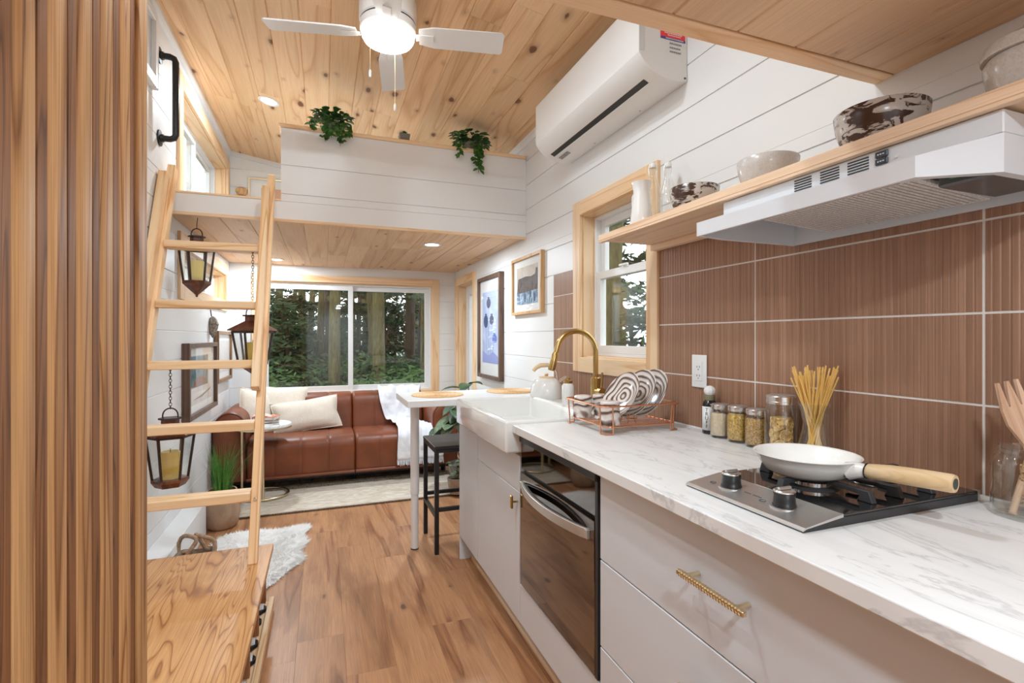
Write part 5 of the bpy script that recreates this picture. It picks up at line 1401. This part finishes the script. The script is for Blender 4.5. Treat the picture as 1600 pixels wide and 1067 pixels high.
# cushions and throw
def cushion(name, label, c, w, h, t, rot, m, group=None):
    o = thing(name, label, 'cushion', (0,0,0), group)
    def side(sg):
        def fn(u, v):
            a, b = 2*u-1, 2*v-1
            e = max(0,(1-abs(a)**2.6)*(1-abs(b)**2.6))**.55
            pin = 1-.10*(1-abs(a))*abs(b)**3-.0; pin2 = 1-.10*(1-abs(b))*abs(a)**3
            z = sg*t/2*e+.006*mnoise.noise(Vector((a*2.2,b*2.2,sg*3+c[0])))
            return (a*w/2*pin2, b*h/2*pin, z)
        return fn
    mb = MB().grid(side(1), 22, 18); o2 = MB().grid(side(-1), 22, 18); mb.add(o2.v, [f[::-1] for f in o2.f])
    build(mb, 'cover', m, o, smooth=True, angle=75)
    ed = []
    for i in range(40):
        s = i/40*4; k = int(s); f = s-k
        a, b = ((-1+2*f,-1), (1,-1+2*f), (1-2*f,1), (-1,1-2*f))[k]
        pin = 1-.10*(1-abs(a))*abs(b)**3; pin2 = 1-.10*(1-abs(b))*abs(a)**3
        ed.append((a*w/2*pin2, b*h/2*pin, 0))
    build(MB().tube(ed, .005, 6, closed=True), 'seam', m, o, smooth=True)
    o.rotation_euler = rot; o.location = c
    return o
cushion('cushion', 'cream linen lumbar cushion lying in front on the sofa seat', (-.14,4.83,.565), .56, .30, .15, (math.radians(62),math.radians(-6),math.radians(7)), M['cream'], 'cream cushions on the sofa')
cushion('cushion', 'cream linen cushion leaning on the sofa back behind the lumbar cushion', (-.36,4.925,.63), .44, .38, .11, (math.radians(72),math.radians(4),math.radians(4)), M['cream'], 'cream cushions on the sofa')
cushion('cushion', 'cream cushion tucked upright in the corner by the left sofa arm', (-.52,4.86,.62), .36, .36, .11, (math.radians(70),math.radians(14),math.radians(28)), M['cream'], 'cream cushions on the sofa')
th = thing('throw', 'rumpled white throw blanket draped over the right end of the sofa', 'throw', (.75,4.8,.44))
path = [(5.10,.66)]+[(5.030+.100*math.cos(a), .655+.102*math.sin(a)) for a in [PI*.12+PI*.80*i/8 for i in range(9)]]+[(4.915,.60), (4.90,.52), (4.88,.47), (4.80,.462), (4.62,.462)]+[(4.52+.100*math.cos(PI/2+PI/2*i/5), .358+.100*math.sin(PI/2+PI/2*i/5)) for i in range(6)]+[(4.418,.30), (4.418,.20)]
pp = resample(path, 60); pn_ = normals(pp)
def drape(u, v):
    k = min(60, int(u*60)); p = pp[k]; nn = pn_[k]
    if (p[0]-4.8)*0+(1 if nn[1] > 0 or (abs(nn[1]) < .2 and nn[0] < 0) else -1) < 0: nn = (-nn[0], -nn[1])
    wd = .30+.10*math.sin(u*7+1)+.10*max(0, .5-abs(u-.5))
    xx = .735-.06*math.sin(u*5)+(v-.5)*wd
    wr = .028*(mnoise.noise(Vector((xx*9, u*7, 2.2)))+.6*mnoise.noise(Vector((xx*20, u*16, 5))))
    q = .012+abs(wr)*1.2*(1 if u < .93 else .5)
    return (min(xx,1.0), p[0]+nn[0]*q, max(p[1]+nn[1]*q, .15))
build(MB().grid(drape, 60, 36), 'cloth', M['throw'], th, smooth=True, angle=80, solid=.006)
fm = MB()
for i in range(70):
    q = drape(1.0, i/69); L = .04+.015*R.random()
    fm.tube([q, (q[0]+R.uniform(-.006,.006), q[1]-.004, q[2]-L)], .0022, 4)
build(fm, 'fringe', M['throw'], th, kind='stuff')

# area rug with fringes
rg_ = thing('area_rug', 'pale woven area rug with fringed edge in front of the sofa', 'rug', (.2,4.4,0))
def rugf(u, v): return (-.575+1.675*u, 3.915+.715*v, .012+.003*mnoise.noise(Vector((u*9,v*6,0))))
mb = MB().grid(rugf, 44, 30)
build(mb, 'pile', M['rug'], rg_, smooth=True, solid=.010)
for y in (4.60, 4.52): 
    fr = MB()
    for i in range(420):
        x = -.565+1.655*i/419; a = R.uniform(-.012,.012)
        fr.add([(x-.003,y,.018), (x+.003,y,.018), (x+.003+a,y-.035,.030), (x-.003+a,y-.035,.030), (x+a*1.5,y-.055,.019)], [(0,1,2,3),(3,2,4)])
    build(fr, 'tufted_band', M['fringe'], rg_, kind='stuff', weld=False)
for x0, sg in ((-.575,-1), (1.10,1)):
    fr = MB()
    for i in range(160):
        y = 3.92+.70*i/159; a = R.uniform(-.01,.01)
        fr.add([(x0,y-.003,.012), (x0,y+.003,.012), (x0+sg*.05,y+a,.002)], [(0,1,2)])
    build(fr, 'fringe', M['fringe'], rg_, kind='stuff', weld=False)
fr = MB()
for i in range(260):
    x = -.57+1.665*i/259
    fr.add([(x-.003,3.917,.012), (x+.003,3.917,.012), (x+R.uniform(-.006,.006),3.895,.002)], [(0,1,2)])
build(fr, 'binding', plain('rug_edge', A(90,72,58), .9), rg_, kind='stuff', weld=False)

# white fur throw rug
fu = thing('fur_rug', 'white fluffy fur rug on the oak floor beside the bench', 'rug', (-.3,3.25,0))
out = [(-.60,3.60), (-.42,3.64), (-.25,3.61), (-.13,3.64), (-.08,3.58), (-.12,3.45), (-.09,3.33), (-.13,3.20), (-.10,3.08), (-.17,2.96), (-.24,2.82), (-.34,2.70), (-.50,2.66), (-.62,2.75), (-.66,3.0), (-.64,3.3)]
sm_out = []
for i in range(len(out)):
    p0, p1, p2, p3 = [Vector((*out[(i+k-1) % len(out)],0)) for k in range(4)]
    for s in (0, .25, .5, .75): sm_out.append(((p1*2+(p2-p0)*s+(p0*2-p1*5+p2*4-p3)*s*s+(p1*3-p0-p2*3+p3)*s**3)*.5))
cc_ = Vector((-.36,3.2,0)); mb = MB(); nO = len(sm_out)
for k in range(7):
    f = k/6
    for p in sm_out:
        q = cc_+(p-cc_)*f; mb.v.append((q.x, q.y, .004+.016*(1-f**3)))
for k in range(6):
    for i in range(nO): mb.f.append((k*nO+i, k*nO+(i+1)%nO, (k+1)*nO+(i+1)%nO, (k+1)*nO+i))
build(mb, 'hide', M['fur'], fu, smooth=True)
hr = MB()
for _ in range(9000):
    i = R.randrange(nO); f = math.sqrt(R.random()); q = cc_+(sm_out[i].lerp(sm_out[(i+1)%nO], R.random())-cc_)*f
    dv = Vector(((q-cc_).x, (q-cc_).y, 0)).normalized() if f > .8 else Vector((R.uniform(-1,1),R.uniform(-1,1),0)).normalized()
    dv = (dv+Vector((R.uniform(-.5,.5),R.uniform(-.5,.5),0))).normalized(); s_ = Vector((-dv.y,dv.x,0))*.0018; z0 = .004+.016*(1-f**3); L = R.uniform(.02,.04)
    b = Vector((q.x,q.y,z0))
    hr.add([b-s_, b+s_, b+dv*L+Vector((0,0,max(-z0+.002, R.uniform(-.004,.014))))], [(0,1,2)])
build(hr, 'hair', M['fur'], fu, kind='stuff', weld=False)

# C-shaped side table, books, dish
sd = thing('side_table', 'round marble-topped side table on a gold C-shaped base', 'side table', (-.43,4.40,.018))
tx, ty = -.430, 4.375
build(MB().lathe([(0,.556), (.188,.556), (.192,.560), (.192,.574), (.189,.578), (0,.578)], (tx,ty,0), 44), 'table_top', M['marble'], sd, smooth=True)
build(MB().lathe([(.186,.546), (.196,.546), (.196,.560), (.193,.560), (.193,.556), (.186,.556), (.186,.546)], (tx,ty,0), 44), 'rim', M['gold'], sd, smooth=True)
build(MB().tube([(tx+.17*math.cos(2*PI*i/44), ty+.17*math.sin(2*PI*i/44), .030) for i in range(44)], .0105, 10, closed=True), 'base_ring', M['gold'], sd, smooth=True)
for a in (1.75, -2.0+.35): pass
for px_, py_ in ((tx-.165,ty+.05), (tx+.005,ty-.170)): build(MB().cyl((px_,py_,.030), (px_,py_,.548), .0095, n=14), 'pole', M['gold'], sd, smooth=True)
for i, (nm, lbx, z, sz, col, rz) in enumerate((('book','dark lower book on the round side table',.5785,(.19,.13,.022),A(62,46,50),.2), ('book','terracotta upper book on the round side table',.601,(.17,.12,.028),A(206,112,66),-.25))):
    b = thing(nm, lbx, 'book', (0,0,0), 'books on the side table')
    w, d_, h = sz
    build(MB().box(-w/2,w/2,-d_/2,d_/2,0,.003).box(-w/2,w/2,-d_/2,d_/2,h-.003,h).box(-w/2,-w/2+.003,-d_/2,d_/2,.003,h-.003), 'cover', plain('book_cover_%s' % ('dark' if i == 0 else 'terracotta'), col, .6), b, weld=False)
    build(MB().box(-w/2+.004,w/2-.005,-d_/2+.005,d_/2-.005,.0032,h-.0032), 'pages', M['art_paper'], b)
    b.location = (tx-.005+.01*i, ty+.055, z); b.rotation_euler = (0,0,rz)
fc_ = thing('folded_cloth', 'folded blush pink cloth on top of the terracotta book', 'cloth', (tx,ty+.055,.6295))
build(MB().grid(lambda u, v: (tx-.09+.16*u, ty+.0+.11*v, .634+.010*math.sin(u*5)+.006*mnoise.noise(Vector((u*5,v*5,1)))), 14, 10), 'cloth', plain('blush_cloth', A(230,190,180), .9), fc_, smooth=True, solid=.007)
gl_ = thing('glass_tumbler', 'small clear glass on the front of the round side table', 'glass', (tx+.085,ty-.07,.5785))
build(MB().lathe([(0,.5785), (.026,.5785), (.030,.64), (.028,.64), (.024,.582), (0,.582)], (tx+.085,ty-.07,0), 24), 'tumbler', M['jar_glass'], gl_, smooth=True)

# ---------------------------------------------------------------- plants
def leaf(mb, base, d, up, L, W, fold=.25, droop=.25, n=4):
    b = Vector(base); d = Vector(d).normalized(); s = d.cross(Vector(up))
    if s.length < 1e-4: s = d.orthogonal()
    s.normalize(); u = s.cross(d); o = len(mb.v)
    for i in range(n+1):
        t = i/n; p = b+d*L*t-u*0+Vector((0,0,-droop*L*t*t)); w = W*math.sin(PI*(t*.92+.06))**.8*(1 if i < n else .05)
        for k in (-1, 0, 1): mb.v.append(tuple(p+s*w*k*.5+u*abs(k)*w*fold*.5))
    for i in range(n):
        for k in range(2): a = o+3*i+k; mb.f.append((a, a+1, a+4, a+3))
    return mb
def trailing(x, y, label, seed, trail):
    rr_ = random.Random(seed)
    o = thing('trailing_plant', label, 'plant', (x,y,2.502), 'trailing plants on the loft parapet')
    build(MB().lathe([(0,2.5025), (.038,2.5025), (.050,2.555), (.047,2.557), (.043,2.55), (0,2.548)], (x,y,0), 20), 'pot', M['pot_grey'], o, smooth=True)
    mb = MB(); vi = MB()
    for k in range(190):
        a = rr_.uniform(0,2*PI); r_ = rr_.uniform(.01,.115); z = 2.555+rr_.uniform(-.03,.095)*(1-r_*4)
        leaf(mb, (x+r_*math.cos(a), y+r_*math.sin(a)*.6-.01, z), (math.cos(a), math.sin(a), rr_.uniform(-.3,.6)), (0,0,1), rr_.uniform(.034,.052), rr_.uniform(.024,.034))
    for (dx, dz, nn_) in trail:
        p = [(x+dx*.3,y-.02,2.56), (x+dx*.8,y-.058,2.545), (x+dx,y-.070,2.49), (x+dx*1.1,y-.068,2.52-dz)]
        vi.tube(p, .0016, 5)
        for j in range(nn_):
            t = j/nn_; zz = 2.53-(dz+.0)*t; q = (x+dx*(1+.12*t)+rr_.uniform(-.014,.014), y-.070+rr_.uniform(-.01,.004), zz)
            a = rr_.uniform(PI*1.05,PI*1.95)
            leaf(mb, q, (math.cos(a), math.sin(a)*.8, rr_.uniform(-.9,.2)), (0,-1,.4), rr_.uniform(.026,.042), rr_.uniform(.018,.026))
    build(mb, 'foliage', M['leaf'], o, kind='stuff', smooth=True, weld=False)
    build(vi, 'vines', M['stem'], o, kind='stuff')
trailing(.045, 3.288, 'bushy green trailing plant at the left of the loft parapet', 21, ((.045,.115,26), (-.03,.10,20), (.0,.07,14), (.085,.06,12), (-.10,.04,10)))
trailing(.925, 3.288, 'green trailing plant at the right of the loft parapet, with the longest vine', 22, ((.035,.175,34), (.015,.13,24), (-.085,.095,14), (.06,.07,10)))
sc_ = thing('succulent', 'tiny succulent in a square grey pot, middle of the loft parapet', 'plant', (.487,3.29,2.502))
build(MB().add([(.487+a*.028, 3.29+b*.028, 2.5025) for a, b in ((-1,-1),(1,-1),(1,1),(-1,1))]+[(.487+a*.034, 3.29+b*.034, 2.552) for a, b in ((-1,-1),(1,-1),(1,1),(-1,1))], [(3,2,1,0),(4,5,6,7),(0,1,5,4),(1,2,6,5),(2,3,7,6),(3,0,4,7)]), 'pot', M['pot_grey'], sc_, bevel=.002)
mb = MB()
for k in range(26):
    a = k*2.4; t = k/26; leaf(mb, (.487,3.29,2.552), (math.cos(a)*(1-t*.6), math.sin(a)*(1-t*.6), .35+t), (0,0,1), .028-.006*t, .012, .3, -.2)
build(mb, 'leaves', M['leaf'], sc_, kind='stuff', smooth=True, weld=False)

gp = thing('potted_grass', 'spiky green grass plant in a beige clay pot by the ladder', 'plant', (-.628,3.80,0))
gx, gy = -.628, 3.80
build(MB().lathe([(0,.0005), (.075,.0005), (.095,.02), (.108,.10), (.100,.20), (.088,.245), (.080,.245), (.088,.20), (.09,.18), (0,.18)], (gx,gy,0), 32), 'pot', M['pot_beige'], gp, smooth=True)
build(MB().lathe([(0,.225), (.084,.225), (0,.232)], (gx,gy,0), 24), 'soil', M['soil'], gp)
mb = MB()
for k in range(170):
    a = R.uniform(0,2*PI); r_ = R.uniform(0,.06); sp0 = R.uniform(.05,.75); L = R.uniform(.22,.38)
    if math.cos(a) < -.1: sp0 *= .45
    b = Vector((gx+r_*math.cos(a), gy+r_*math.sin(a), .225)); w = Vector((-math.sin(a),math.cos(a),0))*.0032; pr_ = None
    o = len(mb.v)
    for i in range(6):
        t = i/5; q = b+Vector((math.cos(a),math.sin(a),0))*L*sp0*t**1.5+Vector((0,0,L*(t-.35*sp0*t*t)))
        ww = w*(1-t*.95); mb.v += [tuple(q-ww), tuple(q+ww)]
    for i in range(5): mb.f.append((o+2*i, o+2*i+1, o+2*i+3, o+2*i+2))
build(mb, 'blades', M['grass'], gp, kind='stuff', weld=False)

bp = thing('broadleaf_plant', 'tall plant with broad dark green leaves behind the bar stool', 'plant', (1.03,4.12,.02))
bx, by = 1.10, 4.12
build(MB().lathe([(0,.0195), (.10,.0195), (.125,.20), (.118,.205), (.105,.18), (0,.17)], (bx,by,0), 28), 'pot', M['pot_grey'], bp, smooth=True)
build(MB().lathe([(0,.172), (.103,.172), (0,.176)], (bx,by,0), 20), 'soil', M['soil'], bp)
stems = ((-.10,-.10,.62), (-.02,-.08,.80), (.05,.0,.86), (-.15,-.02,.50), (-.06,.06,.72))
for dx, dy, h in stems: build(MB().tube([(bx,by,.17), (bx+dx*.5,by+dy*.5,.17+(h-.17)*.6), (bx+dx,by+dy,h)], [.008,.006,.004], 7), 'stem', M['stem'], bp, smooth=True)
lv = [((-.10,-.10,.62),(-1,-.35,-.35),.21,.12), ((-.15,-.02,.50),(-.9,-.5,.15),.19,.11), ((-.02,-.08,.80),(-1,-.2,.05),.22,.10), ((-.02,-.08,.80),(.4,-.8,.15),.18,.10), ((.05,0,.86),(-.5,-.8,.1),.21,.11), ((.05,0,.86),(.5,-.5,.25),.14,.09),
      ((-.10,-.10,.60),(.2,-1,-.3),.20,.12), ((-.06,.06,.72),(-.8,.5,.2),.20,.11), ((-.15,-.02,.46),(-.3,-.9,-.2),.20,.12), ((-.06,.0,.55),(.6,-.7,.0),.18,.11), ((-.02,-.08,.66),(-.7,-.7,-.1),.21,.13), ((.0,-.02,.82),(-.9,.1,.3),.20,.09),
      ((-.12,-.12,.55),(-.5,-.8,.25),.20,.12), ((-.13,-.08,.48),(-.95,-.3,.1),.18,.11), ((-.08,-.12,.68),(-.3,-.9,.05),.20,.11), ((-.10,-.14,.60),(-.75,-.6,-.5),.19,.12), ((-.03,-.10,.74),(-.9,-.4,-.2),.21,.12)]
for i, ((dx,dy,h), d_, L, W) in enumerate(lv):
    build(leaf(MB(), (bx+dx,by+dy,h), d_, (0,0,1), L, W, .25, .35, 6), 'leaf', M['leaf_dark'] if i % 3 else M['leaf_grey'], bp, smooth=True, solid=.0012)
sp = thing('potted_shrublet', 'small leafy plant in a grey stone pot behind the stool legs', 'plant', (.93,3.80,.02))
sx_, sy_ = .985, 3.90
build(MB().lathe([(0,.022), (.050,.022), (.058,.04), (.072,.13), (.074,.145), (.066,.145), (.062,.12), (0,.12)], (sx_,sy_,0), 28), 'pot', M['stone_pot'], sp, smooth=True)
build(MB().lathe([(0,.125), (.062,.125), (0,.130)], (sx_,sy_,0), 20), 'soil', M['soil'], sp)
mb = MB(); st_ = MB()
for k in range(16):
    a = R.uniform(0,2*PI); r_ = R.uniform(.02,.11); z = R.uniform(.18,.30)
    q = (sx_+r_*math.cos(a), sy_+r_*math.sin(a), z); st_.tube([(sx_,sy_,.125), q], .002, 5)
    for j in range(9):
        b = R.uniform(0,2*PI); leaf(mb, q, (math.cos(b), math.sin(b), R.uniform(-.3,.7)), (0,0,1), R.uniform(.03,.045), R.uniform(.018,.026))
build(mb, 'foliage', M['leaf_grey'], sp, kind='stuff', smooth=True, weld=False)
build(st_, 'stems', M['stem'], sp, kind='stuff')

# tote bag behind the bench
bg_ = thing('tote_bag', 'beige tote bag with curled straps on the floor behind the bench', 'bag', (-.62,2.82,0))
def tote(u, v):
    a = 2*PI*u; t = v
    return (-.585+(.105-.02*t)*math.cos(a), 2.80+(.16-.02*t)*math.sin(a)*(1 if t < .8 else .9), .002+.20*t+.012*math.sin(3*a)*t)
mb = MB().grid(tote, 28, 10); mb.f.append(tuple(i*11 for i in range(28)))
build(mb, 'body', spotted('tote_canvas', A(190,172,152), A(170,150,130), 30, .4, .6, rough=.9), bg_, smooth=True)
for dx, tw_ in ((-.03,.0), (.05,.05)):
    pts = [(-.585+dx,2.70,.19)]+[(-.585+dx+.05*math.sin(i*.5+tw_*20), 2.72+.018*i+.02*math.sin(i), .20+.10*math.sin(PI*i/10)**.7) for i in range(11)]+[(-.585+dx,2.90,.19)]
    build(MB().tube(pts, .010, 8), 'strap', spotted('strap_webbing', A(178,150,126), A(150,124,100), 30, .4, .6, rough=.9), bg_, smooth=True)
